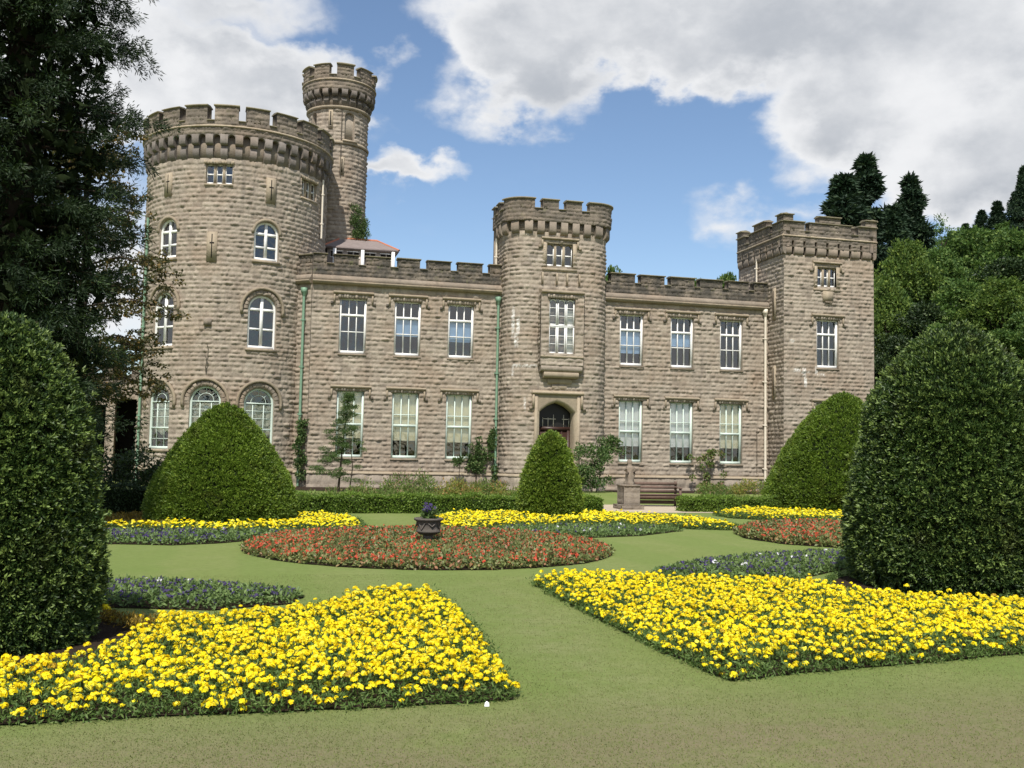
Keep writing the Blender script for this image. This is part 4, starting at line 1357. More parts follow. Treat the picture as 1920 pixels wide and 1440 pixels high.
pt = sash('upper', 1.23, 2.42, None); window(T(26.735, FY, 6.2), ('ft', 'u'), pt, 'white', True, True, 1.23, 2.42, seed=15, rise=.15, label='white sash window of the square corner tower')
pt = sash('ground', 1.23, 2.97, None, ('curtain', .6, 1)); pt['mk'] = 'curtain'; window(T(26.735, FY, 1.45), ('ft', 'g'), pt, 'green', True, True, 1.23, 2.97, seed=16, rise=.10)
three_light(T(26.78, FY, 10.28), 1.06, .96, True, 'small three light stone window at the top of the square tower')
Ml = lambda y, z: T(FX0, y, z, -math.pi / 2)
for z, h in ((8.6, 1.6), (4.6, 1.7)):
    slit(Ml(44.3, z), h, False, .13)

# small worn stone shield over the sash of the square tower
s = MB(); s.box(-.28, .28, -.09, .03, 0, .5, 0, (.6, .1, 0)); s.tube([(-.2, -.11, -.06), (.2, -.11, -.06)], .05, 6, 0, (.2, .5, 0)); s.obj('carved_stone', ['trim'], castle, False, T(27.35, FY, 9.55))


# ---- rainwater pipes
def pipe(x, y, z0, z1, mat, rad=.055, hopper=True, clips=4, label=None):
    p_ = MB()
    p_.tube([(x, y, z0), (x, y, z1)], rad, 10)
    for i in range(clips):
        z = z0 + (z1 - z0) * (i + .5) / clips
        p_.tube([(x, y, z - .04), (x, y, z + .04)], rad * 1.45, 10)
        p_.box(x - rad * 1.9, x + rad * 1.9, y + .02, y + .10, z - .03, z + .03)
    ob = p_.obj('drainpipe', [mat], castle)
    if label:
        ob['label'] = label
    if hopper:
        h_ = MB()
        h_.lathe([(rad, 0), (rad * 1.3, .05), (rad * 2.3, .22), (rad * 2.5, .24), (rad * 2.5, .42), (rad * 2.1, .42), (rad * 2.0, .30)], 4, (x, y, z1 - .02))
        h_.obj('hopper', [mat], ob)


pipe(1.83, 45.08, 0.05, 8.55, 'pipe_green', .06, label='green drainpipe beside the round tower')
pipe(10.80, 44.86, 0.05, 8.62, 'pipe_green', .06, label='green drainpipe beside the porch tower')
pipe(24.72, 44.86, 0.05, 8.8, 'pipe_white', .065, label='cream drainpipe beside the square tower')
q = kpos(-66.3, .12); pipe(q[0], q[1], .05, 12.0, 'pipe_green', .06, False, 6)
q = kpos(66, .12); pipe(q[0], q[1], 11.6, 14.4, 'pipe_white', .045, False, 2)
pipe(10.86, 45.75, 10.2, 12.0, 'pipe_white', .05, False, 1)
pipe(24.83, 46.0, 10.0, 12.0, 'pipe_white', .045, False, 2)
p_ = MB(); p_.tube([(24.3, 44.93, .1), (24.3, 44.93, 3.2)], .015, 5); p_.obj('cable', ['pipe_dark'], castle)

# ---- low range to the left of the round tower, partly ruined in shade
PN = line((-12.5, 50.0), (-4.9, 50.0))
mb = MB()
opn = [(4.75, 5.55, -.05, 3.6), (5.95, 7.05, -.05, 3.9), (1.6, 2.6, .9, 3.3)]
skin(mb, PN, 0, 7.6, 0, 4.6, opn, seed=151)
for o in opn:
    hole(mb, PN, *o, depth=.5, mat=0, dark=1, room=2.0)
mb.obj('low_range_wall', ['stone', 'dark'], castle)
mb = build_battlement(PN, 0, 7.6, [(i * 1.3 + .1, i * 1.3 + 1.0) for i in range(6)], 4.6, 5.0, 5.5, 152, weather=.7)
mb.obj('low_range_parapet', ['parapet', 'coping', 'trim'], castle)
mb = MB(); mb.box(-12.5, -4.9, 52.3, 53.0, -.1, 4.8, 0, (.5, .2, 0)); mb.box(-12.5, -4.9, 50.45, 52.29, 4.55, 4.7, 0, (.4, .5, 0)); mb.obj('rear_wall', ['stone'], castle)


# ------------------------------------------------------------------ ground
def smooth(t):
    t = np.clip(t, 0, 1)
    return t * t * (3 - 2 * t)


def hill_z(x, y):
    return 42 * smooth((x - .25 * y - 10) / 110) * smooth((y - 25) / 20)


mb = MB()
mb.add([(-900, -300, 0), (900, -300, 0), (900, 1500, 0), (-900, 1500, 0)], [(0, 1, 2, 3)])
tag(mb.obj('lawn', ['lawn']), kind='structure')
gx, gy = np.meshgrid(np.linspace(14, 420, 110), np.linspace(24, 520, 110))
gz = hill_z(gx, gy) - .12 + .5 * np.sin(gx * .21) * np.sin(gy * .17) * smooth((gx - .25 * gy - 14) / 20)
mb = MB()
q = (np.arange(109)[:, None] * 110 + np.arange(109)[None, :]).ravel()
mb.add(np.stack([gx, gy, gz], -1).reshape(-1, 3), np.stack([q, q + 1, q + 111, q + 110], 1))
tag(mb.obj('hillside', ['hill'], smooth=True), kind='structure')
mb = MB()
mb.add([(8.6, 27.75, .006), (9.85, 27.5, .006), (13.0, 27.6, .006), (15.5, 27.5, .006), (15.5, 28.3, .006), (13.6, 31.9, .006), (10.6, 31.9, .006), (9.6, 29.6, .006), (8.6, 29.2, .006)], [tuple(range(9))])
tag(mb.obj('path', ['gravel']), kind='structure')
mb = MB()
mb.add([(1.0, 41.2, .008), (10.4, 41.2, .008), (11.2, 43.4, .008), (11.0, 45.0, .008), (1.0, 45.0, .008)], [tuple(range(5))])
mb.add([(15.9, 42.4, .008), (24.9, 41.5, .008), (24.9, 45.0, .008), (15.9, 45.0, .008)], [tuple(range(4))])
tag(mb.obj('soil_strip', ['soil']), kind='structure')


# ------------------------------------------------------------------ leaves
def unit(v):
    return v / np.maximum(np.linalg.norm(v, axis=1, keepdims=True), 1e-9)


def cards(mb, P, D, N, L, W, tint, mat=0, fold=0.25):
    """one small folded leaf per point: base, two side corners, tip"""
    n = len(P)
    L = np.broadcast_to(np.asarray(L, float), (n,))[:, None]; W = np.broadcast_to(np.asarray(W, float), (n,))[:, None]
    D = unit(D); S = unit(np.cross(D, N)); N = np.cross(S, D)
    mid = P + D * L * .55
    V = np.stack([P, mid + S * W * .5 + N * W * fold, P + D * L, mid - S * W * .5 + N * W * fold], 1).reshape(-1, 3)
    i = np.arange(n)[:, None] * 4
    F = np.concatenate([i + np.array([[0, 1, 2]]), i + np.array([[0, 2, 3]])])
    mb.add(V, F, mat, np.repeat(np.asarray(tint, np.float32), 4, 0))


def tints(n, g, clump=None):
    t = np.zeros((n, 3), np.float32)
    t[:, 0] = np.clip(g.beta(2, 2, n) if clump is None else clump * .6 + g.beta(2, 2, n) * .4, 0, 1)
    t[:, 1] = g.random(n)
    return t


def rnd(g, n):
    return unit(g.normal(size=(n, 3)))


def yew(name, c, prof, tufts, per, L, W, mat, seed, label, wob=.04, cap_mat='yew_in', group=None):
    """clipped yew: hull of dark twigs under many tufts of needles"""
    g = np.random.default_rng(seed)
    root = thing(name, (c[0], c[1], 0), label, 'topiary', group)
    pr = np.array(prof, float)                       # (r, z) from the ground up
    zz = np.linspace(pr[0, 1], pr[-1, 1], 40)
    rr = np.interp(zz, pr[:, 1], pr[:, 0])
    ph = g.uniform(0, 6.28, 6)
    def lump(th, z):
        return 1 + wob * (np.sin(3 * th + ph[0] + z * 1.3) * .5 + np.sin(5 * th + ph[1] - z * 2.1) * .4 + np.sin(9 * th + z * 5 + ph[2]) * .35 + np.sin(z * 7 + ph[3] + 2 * th) * .3)
    mb = MB()
    n = 48
    th = np.linspace(0, 2 * np.pi, n, endpoint=False)
    TH, ZZ = np.meshgrid(th, zz)
    RR = np.maximum(np.interp(ZZ, zz, rr) * lump(TH, ZZ) - .05, 0.004)
    V = np.stack([c[0] + RR * np.cos(TH), c[1] + RR * np.sin(TH), np.maximum(ZZ - .03, .12)], -1).reshape(-1, 3)
    F = [(i * n + j, i * n + (j + 1) % n, (i + 1) * n + (j + 1) % n, (i + 1) * n + j) for i in range(39) for j in range(n)]
    mb.add(V, F, 1)
    # tuft centres by surface area
    ds = np.sqrt(np.gradient(zz) ** 2 + np.gradient(rr) ** 2) * np.maximum(rr, .05)
    cdf = np.cumsum(ds) / ds.sum()
    z = np.interp(g.random(tufts), cdf, zz); a = g.uniform(0, 2 * np.pi, tufts)
    r = np.interp(z, zz, rr) * lump(a, z)
    slope = np.interp(z, zz, np.gradient(rr) / np.gradient(zz))
    No = unit(np.stack([np.cos(a), np.sin(a), -slope], 1))
    out_ = g.gamma(1.8, .016 if wob > .025 else .010, tufts)
    Pc = np.stack([c[0] + r * np.cos(a), c[1] + r * np.sin(a), z], 1) + No * (out_ - .035)[:, None]
    Pc[:, 2] = np.maximum(Pc[:, 2], .03)
    cl = np.clip(g.normal(.5, .22, tufts), 0, 1)
    stray = g.random(tufts) < .018
    Pc += No * (stray * g.uniform(.02, .07, tufts))[:, None]
    i = np.repeat(np.arange(tufts), per)
    d = unit(No[i] * .9 + rnd(g, len(i)) * .85 + np.array([0, 0, .25]))
    P = Pc[i] + rnd(g, len(i)) * L * .35
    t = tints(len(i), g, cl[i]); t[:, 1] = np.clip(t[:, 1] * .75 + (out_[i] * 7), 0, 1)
    cards(mb, P, d, rnd(g, len(i)), L * g.uniform(.7, 1.3, len(i)), W * g.uniform(.8, 1.2, len(i)), t)
    mb.obj('crown', [mat, cap_mat], root)
    tk = MB(); tk.tube([(c[0], c[1], 0), (c[0], c[1], pr[-1, 1] * .6)], [.12, .05], 8); tk.obj('trunk', ['bark'], root)
    return root


k1 = .93
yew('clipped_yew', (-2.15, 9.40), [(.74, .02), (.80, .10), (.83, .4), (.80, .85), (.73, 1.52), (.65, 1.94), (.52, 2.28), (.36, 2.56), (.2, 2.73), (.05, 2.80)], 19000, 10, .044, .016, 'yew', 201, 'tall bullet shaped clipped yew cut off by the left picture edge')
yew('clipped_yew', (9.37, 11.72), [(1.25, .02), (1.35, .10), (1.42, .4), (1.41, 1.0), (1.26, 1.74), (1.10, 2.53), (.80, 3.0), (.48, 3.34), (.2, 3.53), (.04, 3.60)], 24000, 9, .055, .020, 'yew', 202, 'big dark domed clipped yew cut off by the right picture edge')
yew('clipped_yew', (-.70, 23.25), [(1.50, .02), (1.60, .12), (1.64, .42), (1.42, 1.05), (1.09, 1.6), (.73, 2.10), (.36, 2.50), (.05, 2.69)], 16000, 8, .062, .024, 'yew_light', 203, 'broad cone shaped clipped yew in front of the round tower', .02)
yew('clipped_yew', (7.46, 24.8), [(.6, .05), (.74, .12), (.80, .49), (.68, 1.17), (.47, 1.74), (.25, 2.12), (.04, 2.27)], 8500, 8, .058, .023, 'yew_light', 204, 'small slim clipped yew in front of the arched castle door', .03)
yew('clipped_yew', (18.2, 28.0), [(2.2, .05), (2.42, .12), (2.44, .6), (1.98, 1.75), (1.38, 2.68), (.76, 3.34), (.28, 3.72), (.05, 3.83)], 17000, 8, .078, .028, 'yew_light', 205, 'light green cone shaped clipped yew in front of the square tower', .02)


def blob_leaves(mb, blobs, per, L, W, g, mat=0, up_=.3, out_=.7, shell=.55, tint_by=True, flat_=0.0, droop=0.0):
    """clumps of leaves; blobs = list of (x, y, z, rx, ry, rz)"""
    b = np.array(blobs, float)
    i = np.repeat(np.arange(len(b)), per)
    d = rnd(g, len(i))
    rad = g.uniform(0, 1, len(i)) ** (1 - shell * .8)
    P = b[i, :3] + d * rad[:, None] * b[i, 3:6]
    dr = unit(d * out_ + rnd(g, len(i)) + np.array([0, 0, up_ - droop]))
    N = unit(rnd(g, len(i)) + np.array([0, 0, flat_]))
    cl = np.clip(g.normal(.5, .25, len(b)), 0, 1)
    cards(mb, P, dr, N, L * g.uniform(.65, 1.35, len(i)), W * g.uniform(.75, 1.25, len(i)), tints(len(i), g, cl[i]), mat)


# ------------------------------------------------------------------ flower beds
def inside(poly, P):
    x, y = P[:, 0], P[:, 1]
    r = np.zeros(len(P), bool)
    n = len(poly)
    for i in range(n):
        (x0, y0), (x1, y1) = poly[i], poly[(i + 1) % n]
        c_ = ((y0 > y) != (y1 > y)) & (x < (x1 - x0) * (y - y0) / (y1 - y0 + 1e-12) + x0)
        r ^= c_
    return r


def edge_dist(poly, P):
    d = np.full(len(P), 9.0)
    n = len(poly)
    for i in range(n):
        a = np.array(poly[i]); b_ = np.array(poly[(i + 1) % n]); ab = b_ - a
        t = np.clip(((P - a) @ ab) / (ab @ ab + 1e-12), 0, 1)
        d = np.minimum(d, np.linalg.norm(P - a - t[:, None] * ab, axis=1))
    return d


def scatter(poly, dens, g, holes=()):
    p = np.array(poly)
    lo, hi = p.min(0), p.max(0)
    n = int(np.prod(hi - lo) * dens)
    P = lo + g.random((n, 2)) * (hi - lo)
    ok = inside(poly, P)
    for (x, y, r) in holes:
        ok &= np.hypot(P[:, 0] - x, P[:, 1] - y) > r
    return P[ok]


def poisson(P, r):
    """drops points closer than r to one already kept"""
    cell = {}
    keep = []
    for i, (x, y) in enumerate(P):
        k_ = (int(x // r), int(y // r))
        if any((x - P[j][0]) ** 2 + (y - P[j][1]) ** 2 < r * r for dx in (-1, 0, 1) for dy in (-1, 0, 1) for j in cell.get((k_[0] + dx, k_[1] + dy), ())):
            continue
        cell.setdefault(k_, []).append(i); keep.append(i)
    return P[keep]


def pompon(mb, P, rad, g, seg=9, rings=4, mat=0, tilt=.35):
    """ruffled double flower heads"""
    n = len(P)
    a = np.linspace(0, 2 * np.pi, seg, endpoint=False)
    pr = [(0.0, .50), (.42, .50), (.78, .36), (1.0, .04), (.72, -.22)][:rings + 1]
    pv = [(0, 0, pr[0][1])]
    for k_, (r, z) in enumerate(pr[1:]):
        for j in range(seg):
            ru = 1 + (.16 if j % 2 else -.12) * (1 if k_ else .5)
            th = a[j] + k_ * .35
            pv.append((r * ru * math.cos(th), r * ru * math.sin(th), z + (.07 if j % 2 else -.07)))
    pv = np.array(pv)
    tri = [(0, 1 + j, 1 + (j + 1) % seg) for j in range(seg)]
    quad = [(1 + k_ * seg + j, 1 + (k_ + 1) * seg + j, 1 + (k_ + 1) * seg + (j + 1) % seg, 1 + k_ * seg + (j + 1) % seg) for k_ in range(rings - 1) for j in range(seg)]
    yaw = g.uniform(0, 6.28, n)
    tl = g.normal(0, tilt, (n, 2))
    c_, s_ = np.cos(yaw)[:, None], np.sin(yaw)[:, None]
    X = pv[None, :, 0] * c_ - pv[None, :, 1] * s_; Y = pv[None, :, 0] * s_ + pv[None, :, 1] * c_; Z = np.broadcast_to(pv[None, :, 2], X.shape)
    Z2 = Z - X * tl[:, :1] - Y * tl[:, 1:]; X2 = X + Z * tl[:, :1]; Y2 = Y + Z * tl[:, 1:]
    jit = g.normal(0, .13, X.shape)
    R0 = (rad * g.uniform(.6, 1.3, n))[:, None]
    V = np.stack([X2 * (1 + jit), Y2 * (1 + jit), Z2], -1) * R0[..., None] + P[:, None, :]
    t = np.zeros((n, len(pv), 3), np.float32)
    t[..., 0] = np.clip(g.normal(.55, .22, (n, 1)) + g.normal(0, .12, X.shape), 0, 1)
    t[..., 1] = g.random((n, 1))
    off = np.arange(n)[:, None, None] * len(pv)
    base = mb.n
    mb.add(V.reshape(-1, 3), (np.array(tri)[None] + off).reshape(-1, 3), mat, t.reshape(-1, 3))
    mb.f.append((np.array(quad)[None] + off).reshape(-1, 4) + base); mb.m.append(np.full(n * len(quad), mat, np.int32))


def stars(mb, P, rad, g, mat=0, petals=5):
    """open flowers of separate petals"""
    n = len(P)
    tl = unit(rnd(g, n) * .75 + np.array([-.15, -.35, .9]))
    for k_ in range(petals):
        th = 2 * np.pi * k_ / petals + g.uniform(0, .6, n)
        ref = unit(np.cross(tl, rnd(g, n)))
        d = ref * np.cos(th)[:, None] + np.cross(tl, ref) * np.sin(th)[:, None]
        cards(mb, P, d + tl * .25, tl, rad * g.uniform(.8, 1.2, n), rad * .95, tints(n, g), mat, .1)


def soil(root, poly, z=.012):
    mb = MB()
    mb.add([(x, y, z) for x, y in poly], [tuple(range(len(poly)))])
    return mb.obj('soil', ['soil'], root)


def taper(d, w_=.22, lo=.52):
    return lo + (1 - lo) * smooth(d / w_)


def ragged(poly, g):
    out_ = []
    n = len(poly)
    for i in range(n):
        a, b_ = np.array(poly[i]), np.array(poly[(i + 1) % n])
        k_ = max(1, int(np.linalg.norm(b_ - a) / .14))
        for j in range(k_):
            out_.append(tuple(a + (b_ - a) * j / k_ + g.normal(0, .012, 2)))
    return out_


def marigold_bed(name, poly, label, h, dens_leaf, spacing, rad, L, seed, holes=(), seg=9, rings=4, shade=None, gaps=.06, foot=0.05):
    g = np.random.default_rng(seed)
    c = np.mean(poly, 0)
    root = thing(name, (c[0], c[1], 0), label, 'flower bed', 'yellow marigold beds')
    poly = ragged(poly, g)
    soil(root, poly)
    P = scatter(poly, dens_leaf, g, holes)
    d = edge_dist(poly, P)
    hh = h * taper(d) * (.9 + .12 * np.sin(P[:, 0] * 2.3) * np.sin(P[:, 1] * 1.9))
    z = hh * g.beta(2.2, 1.1, len(P))
    ed = np.array(ragged(poly, g)); ek = g.integers(0, len(ed), int(len(ed) * 60))
    ep = ed[ek] + (ed[(ek + 1) % len(ed)] - ed[ek]) * g.random((len(ek), 1)) + g.normal(0, .03, (len(ek), 2))
    P = np.concatenate([P, ep]); z = np.concatenate([z, np.abs(g.normal(0, .05, len(ep)))])
    lf = MB()
    dd = unit(rnd(g, len(P)) + np.array([0, 0, .45]))
    tt = tints(len(P), g)
    mt = np.zeros(len(P), bool)
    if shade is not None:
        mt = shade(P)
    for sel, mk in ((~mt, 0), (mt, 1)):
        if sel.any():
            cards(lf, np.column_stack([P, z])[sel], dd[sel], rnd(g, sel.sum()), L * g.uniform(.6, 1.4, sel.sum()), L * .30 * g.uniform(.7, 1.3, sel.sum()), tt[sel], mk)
    f = lf.obj('foliage', ['mari_leaf', 'mari_shade'], root); f['kind'] = 'stuff'
    B = poisson(scatter(poly, 3.2 / spacing ** 2, g, holes), spacing)
    d = edge_dist(poly, B)
    gap = np.sin(B[:, 0] * 7.1 + 1 + 2 * np.sin(B[:, 1] * 5)) * np.sin(B[:, 1] * 9.3 + 2 + 1.5 * np.sin(B[:, 0] * 6)) + g.normal(0, .45, len(B))
    keep = (d > foot) & (gap > -.72) & (g.random(len(B)) > gaps)
    keep &= (d > .08) | (g.random(len(B)) < .75)
    if shade is not None:
        keep &= ~shade(B)
    B, d = B[keep], d[keep]
    z = h * taper(d) * (.9 + .12 * np.sin(B[:, 0] * 2.3) * np.sin(B[:, 1] * 1.9)) + g.normal(.004, .030, len(B))
    if shade is None or seg > 7:      # heads that hang over the sides of the bed
        e2 = np.array(poly); k2 = g.integers(0, len(e2), int(len(e2) * (1.0 if seg > 7 else .8)))
        q2 = e2[k2] + (e2[(k2 + 1) % len(e2)] - e2[k2]) * g.random((len(k2), 1)) + g.normal(0, .018, (len(k2), 2))
        ok2 = np.ones(len(q2), bool)
        for (hx, hy, hr) in holes:
            ok2 &= np.hypot(q2[:, 0] - hx, q2[:, 1] - hy) > hr
        B = np.concatenate([B, q2[ok2]]); z = np.concatenate([z, g.uniform(.05, .12, ok2.sum())])
    bm = MB()
    H0 = np.column_stack([B, z])
    if seg > 7:          # near beds: ruffled heads of separate petals round a small core
        pompon(bm, H0, rad * .72, g, 7, 3)
        n_ = len(H0); sz = np.clip(g.normal(1, .24, n_), .45, 1.5)
        hue = np.clip(g.normal(.52, .28, n_), 0, 1); fade = (g.random(n_) < .018) * .8
        for k_ in range(17):
            d0 = rnd(g, n_); d0[:, 2] = np.abs(d0[:, 2]) * 1.1 - .18; d0 = unit(d0)
            tt = np.column_stack([np.clip(hue + g.normal(0, .2, n_) + d0[:, 2] * .2, 0, 1), g.random(n_), fade])
            side = unit(np.cross(d0, rnd(g, n_)))
            P0 = H0 + d0 * (rad * sz * .72)[:, None] * (1, 1, .75) - side * (rad * .34)
            cards(bm, P0, side + d0 * .15, d0, rad * .78 * sz, rad * .82 * sz, tt, 0, .12)
    else:
        pompon(bm, H0, rad, g, seg, rings)
    b = bm.obj('blossom', ['mari'], root, smooth=False); b['kind'] = 'stuff'
    return root


A = [(-3.6, 6.62), (-1.43, 6.63), (-.52, 6.67), (.33, 6.65), (1.09, 6.65), (1.79, 6.71), (1.86, 7.57), (2.0, 9.0), (2.07, 10.36), (2.05, 11.35), (1.55, 11.5), (1.15, 11.2), (.72, 10.5), (.2, 9.98), (-.35, 9.82), (-.95, 9.9), (-1.3, 10.25), (-1.5, 11.1), (-2.6, 11.3), (-3.6, 10.6)]
yl = (-2.15, 9.40)
marigold_bed('marigold_bed', A, 'bright yellow marigold bed nearest the camera around the left clipped yew', .17, 3600, .046, .027, .042, 301, [(yl[0], yl[1], .98), (-2.42, 8.95, 1.50)], 10, 4,
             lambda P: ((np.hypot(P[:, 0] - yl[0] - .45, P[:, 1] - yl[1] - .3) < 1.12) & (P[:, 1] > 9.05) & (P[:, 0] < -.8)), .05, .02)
Bp = [(3.55, 12.45), (3.49, 10.17), (3.49, 8.04), (3.55, 6.96), (4.24, 7.12), (5.3, 7.27), (6.66, 7.5), (8.4, 7.8), (10.6, 8.6), (11.6, 10.5), (11.6, 13.0), (10.7, 13.4), (9.3, 13.35), (8.0, 12.6), (7.3, 11.55), (6.2, 11.75), (5.0, 12.15), (4.2, 12.6)]
yr = (9.37, 11.72)
marigold_bed('marigold_bed', Bp, 'bright yellow marigold bed nearest the camera around the big right clipped yew', .17, 3200, .048, .027, .044, 302, [(yr[0], yr[1], 1.5), (8.75, 11.35, 1.80)], 9, 4, None, .05, .02)
Fp = [(-3.0, 20.45), (-.75, 20.30), (.4, 20.45), (1.3, 20.45), (2.05, 20.35), (2.3, 21.5), (2.3, 23.4), (1.9, 24.6), (.9, 25.0), (-.7, 25.4), (-2.2, 25.0), (-3.4, 24.6), (-3.9, 22.5)]
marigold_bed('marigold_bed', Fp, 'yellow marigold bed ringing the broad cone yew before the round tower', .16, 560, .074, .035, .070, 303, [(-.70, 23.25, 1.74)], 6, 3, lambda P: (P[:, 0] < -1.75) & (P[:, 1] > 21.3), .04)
Hp = [(3.85, 20.75), (4.36, 20.6), (5.6, 21.6), (6.87, 22.05), (8.58, 22.05), (9.85, 21.45), (10.95, 21.05), (11.2, 22.0), (10.8, 24.2), (9.9, 25.6), (8.2, 26.2), (6.6, 26.0), (4.9, 25.4), (4.1, 23.6)]
marigold_bed('marigold_bed', Hp, 'wide yellow marigold bed around the small slim yew by the castle door', .16, 560, .074, .035, .070, 304, [(7.46, 24.8, .82)], 6, 3, None, .04)
Jp = [(12.9, 26.4), (12.9, 25.2), (13.6, 24.4), (14.6, 23.9), (17.0, 23.6), (20.0, 24.2), (21.5, 27.0), (20.5, 30.0), (18, 31), (15.6, 29.6), (14.2, 27.4)]
marigold_bed('marigold_bed', Jp, 'yellow marigold bed around the light green cone yew by the square tower', .17, 520, .078, .036, .070, 305, [(18.2, 28.0, 2.45)], 6, 3, None, .04)


def mixed_bed(name, poly, label, cat_group, h, dens, L, leaf, flowers, seed, holes=(), wd=.5, sector=None):
    g = np.random.default_rng(seed)
    c = np.mean(poly, 0)
    root = thing(name, (c[0], c[1], 0), label, 'flower bed', cat_group)
    poly = ragged(poly, g)
    soil(root, poly)
    P = scatter(poly, dens, g, holes); d = edge_dist(poly, P)
    z = h * taper(d, .2) * g.beta(2.4, 1.0, len(P)) * (.85 + .25 * g.random(len(P)))
    lf = MB()
    cards(lf, np.column_stack([P, z]), unit(rnd(g, len(P)) + np.array([0, 0, .25])), unit(rnd(g, len(P)) + np.array([0, 0, .9])), L * g.uniform(.6, 1.4, len(P)), L * wd * g.uniform(.7, 1.3, len(P)), tints(len(P), g))
    f = lf.obj('foliage', [leaf], root); f['kind'] = 'stuff'
    bm = MB()
    for k_, (mk, dn, r, sec) in enumerate(flowers):
        B = scatter(poly, dn, g, holes)
        if sec is not None:
            B = B[g.random(len(B)) < sec(B)]
        d = edge_dist(poly, B); B, d = B[d > .06], d[d > .06]
        zz = h * taper(d, .2) * (1 + g.normal(.03, .08, len(B)))
        # each flower head is a little cluster
        i = np.repeat(np.arange(len(B)), 3)
        stars(bm, np.column_stack([B, zz])[i] + rnd(g, len(i)) * r * .7, r, g, k_, 4)
    b = bm.obj('blossom', [x[0] for x in flowers], root); b['kind'] = 'stuff'
    return root


oval = [(3.02 + 3.2 * math.cos(t), 17.35 + 3.3 * math.sin(t)) for t in np.linspace(0, 2 * math.pi, 56, endpoint=False)]
redL = lambda P: np.clip(.30 + .75 * smooth((1.6 - P[:, 0] + .25 * (P[:, 1] - 17)) / 2.2) + .25 * (np.hypot(P[:, 0] - 3, P[:, 1] - 17.35) > 2.6), 0, 1)
mixed_bed('begonia_bed', oval, 'round bed of red begonias with a stone urn in its middle', 'red begonia beds', .13, 1900, .060, 'beg_leaf', [('beg', 130, .025, redL)], 311, [(3.03, 17.58, .2)], .62)
Kp = [(10.4, 20.3), (10.0, 19.0), (10.15, 17.7), (11.0, 16.75), (12.5, 16.4), (14.5, 17.0), (15.6, 19.0), (15.4, 21.6), (13.6, 22.6), (11.6, 21.9)]
mixed_bed('begonia_bed', Kp, 'red begonia bed half hidden behind the big right clipped yew', 'red begonia beds', .16, 1500, .07, 'beg_leaf', [('beg', 46, .03, None)], 312, (), .62)
whit = lambda P: (np.sin(P[:, 0] * 2.1) * np.sin(P[:, 1] * 3.3 + 1) > .55) * 1.0
Cp = [(.62, 11.72), (.42, 11.2), (-.37, 10.85), (-.91, 11.0), (-1.6, 11.25), (-2.9, 12.0), (-2.7, 13.0), (-1.55, 12.75), (-1.02, 12.75), (-.41, 12.4), (.16, 12.05)]
mixed_bed('pansy_bed', Cp, 'low bed of dark purple pansies beside the left clipped yew', 'purple pansy beds', .12, 1700, .055, 'pan_leaf', [('pan', 85, .023, None), ('pan_w', 9, .027, whit)], 321)
Dp = [(5.25, 12.75), (6.11, 12.6), (7.21, 12.35), (8.4, 13.3), (10.2, 14.6), (10.4, 15.5), (9.3, 15.55), (8.0, 15.1), (6.8, 14.4), (5.7, 13.5)]
mixed_bed('pansy_bed', Dp, 'low bed of dark purple and white pansies beside the big right yew', 'purple pansy beds', .12, 1600, .06, 'pan_leaf', [('pan', 60, .024, None), ('pan_w', 14, .028, whit)], 322)
Gp = [(-3.6, 18.9), (-2.48, 18.3), (-1.36, 17.98), (-.5, 18.35), (.3, 19.2), (.95, 20.2), (-.3, 20.28), (-1.6, 20.2), (-3.6, 20.4)]
mixed_bed('pansy_bed', Gp, 'strip of violet pansies along the marigolds before the broad cone yew', 'purple pansy beds', .11, 1000, .065, 'pan_leaf', [('pan', 62, .03, lambda P: np.clip(.25 + .75 * smooth((-.2 - P[:, 0]) / 1.6), 0, 1)), ('pan_w', 4, .03, whit)], 323)
Ip = [(4.9, 21.0), (5.5, 19.8), (6.57, 19.2), (7.92, 19.65), (9.5, 20.95), (8.6, 21.8), (6.9, 21.85), (5.7, 21.45)]
mixed_bed('pansy_bed', Ip, 'green low pansy bed with few flowers in front of the small slim yew', 'purple pansy beds', .10, 1050, .065, 'pan_leaf', [('pan', 14, .028, None), ('pan_w', 1.5, .03, None)], 324)

# ------------------------------------------------------------------ urn, bench, pedestal, litter
UX, UY = 3.03, 17.58
t = thing('urn', (UX, UY, 0), 'squat lichened stone urn standing in the round red flower bed', 'urn')
mb = MB(); mb.lathe([(.17, 0), (.17, .05), (.09, .09), (.075, .16), (.10, .21), (.001, .215)], 20, (UX, UY, 0), 0, (.2, .4, 0)); mb.obj('foot', ['urn'], t)
mb = MB()
g = np.random.default_rng(5)
mb.lathe([(.09, .205), (.15, .22), (.215, .262), (.225, .275), (.205, .295), (.20, .33), (.205, .40), (.225, .455), (.262, .475), (.268, .50), (.255, .512), (.22, .505), (.20, .44), (.001, .43)], 20, (UX, UY, 0), 0, (.2, .55, 0))
for a in range(7):      # carved swags and bosses round the bowl
    th = a * math.pi / 3.5 + .35
    zc = .30 + .045 * (a % 2) + .02
    mb.tube([(UX + .212 * math.cos(th - .34), UY + .212 * math.sin(th - .34), .43), (UX + .222 * math.cos(th), UY + .222 * math.sin(th), zc), (UX + .212 * math.cos(th + .34), UY + .212 * math.sin(th + .34), .43)], .014, 6, 0, (.35, .4, .0))
mb.obj('bowl', ['urn'], t)
g = np.random.default_rng(6)
t = thing('pansy_plant', (UX, UY, .44), 'small clump of purple pansies growing in the stone urn', 'plant')
mb = MB(); blob_leaves(mb, [(UX + g.normal(0, .07), UY + g.normal(0, .07), .53 + g.uniform(0, .1), .09, .09, .08) for _ in range(8)], 60, .07, .035, g); mb.obj('foliage', ['pan_leaf'], t)
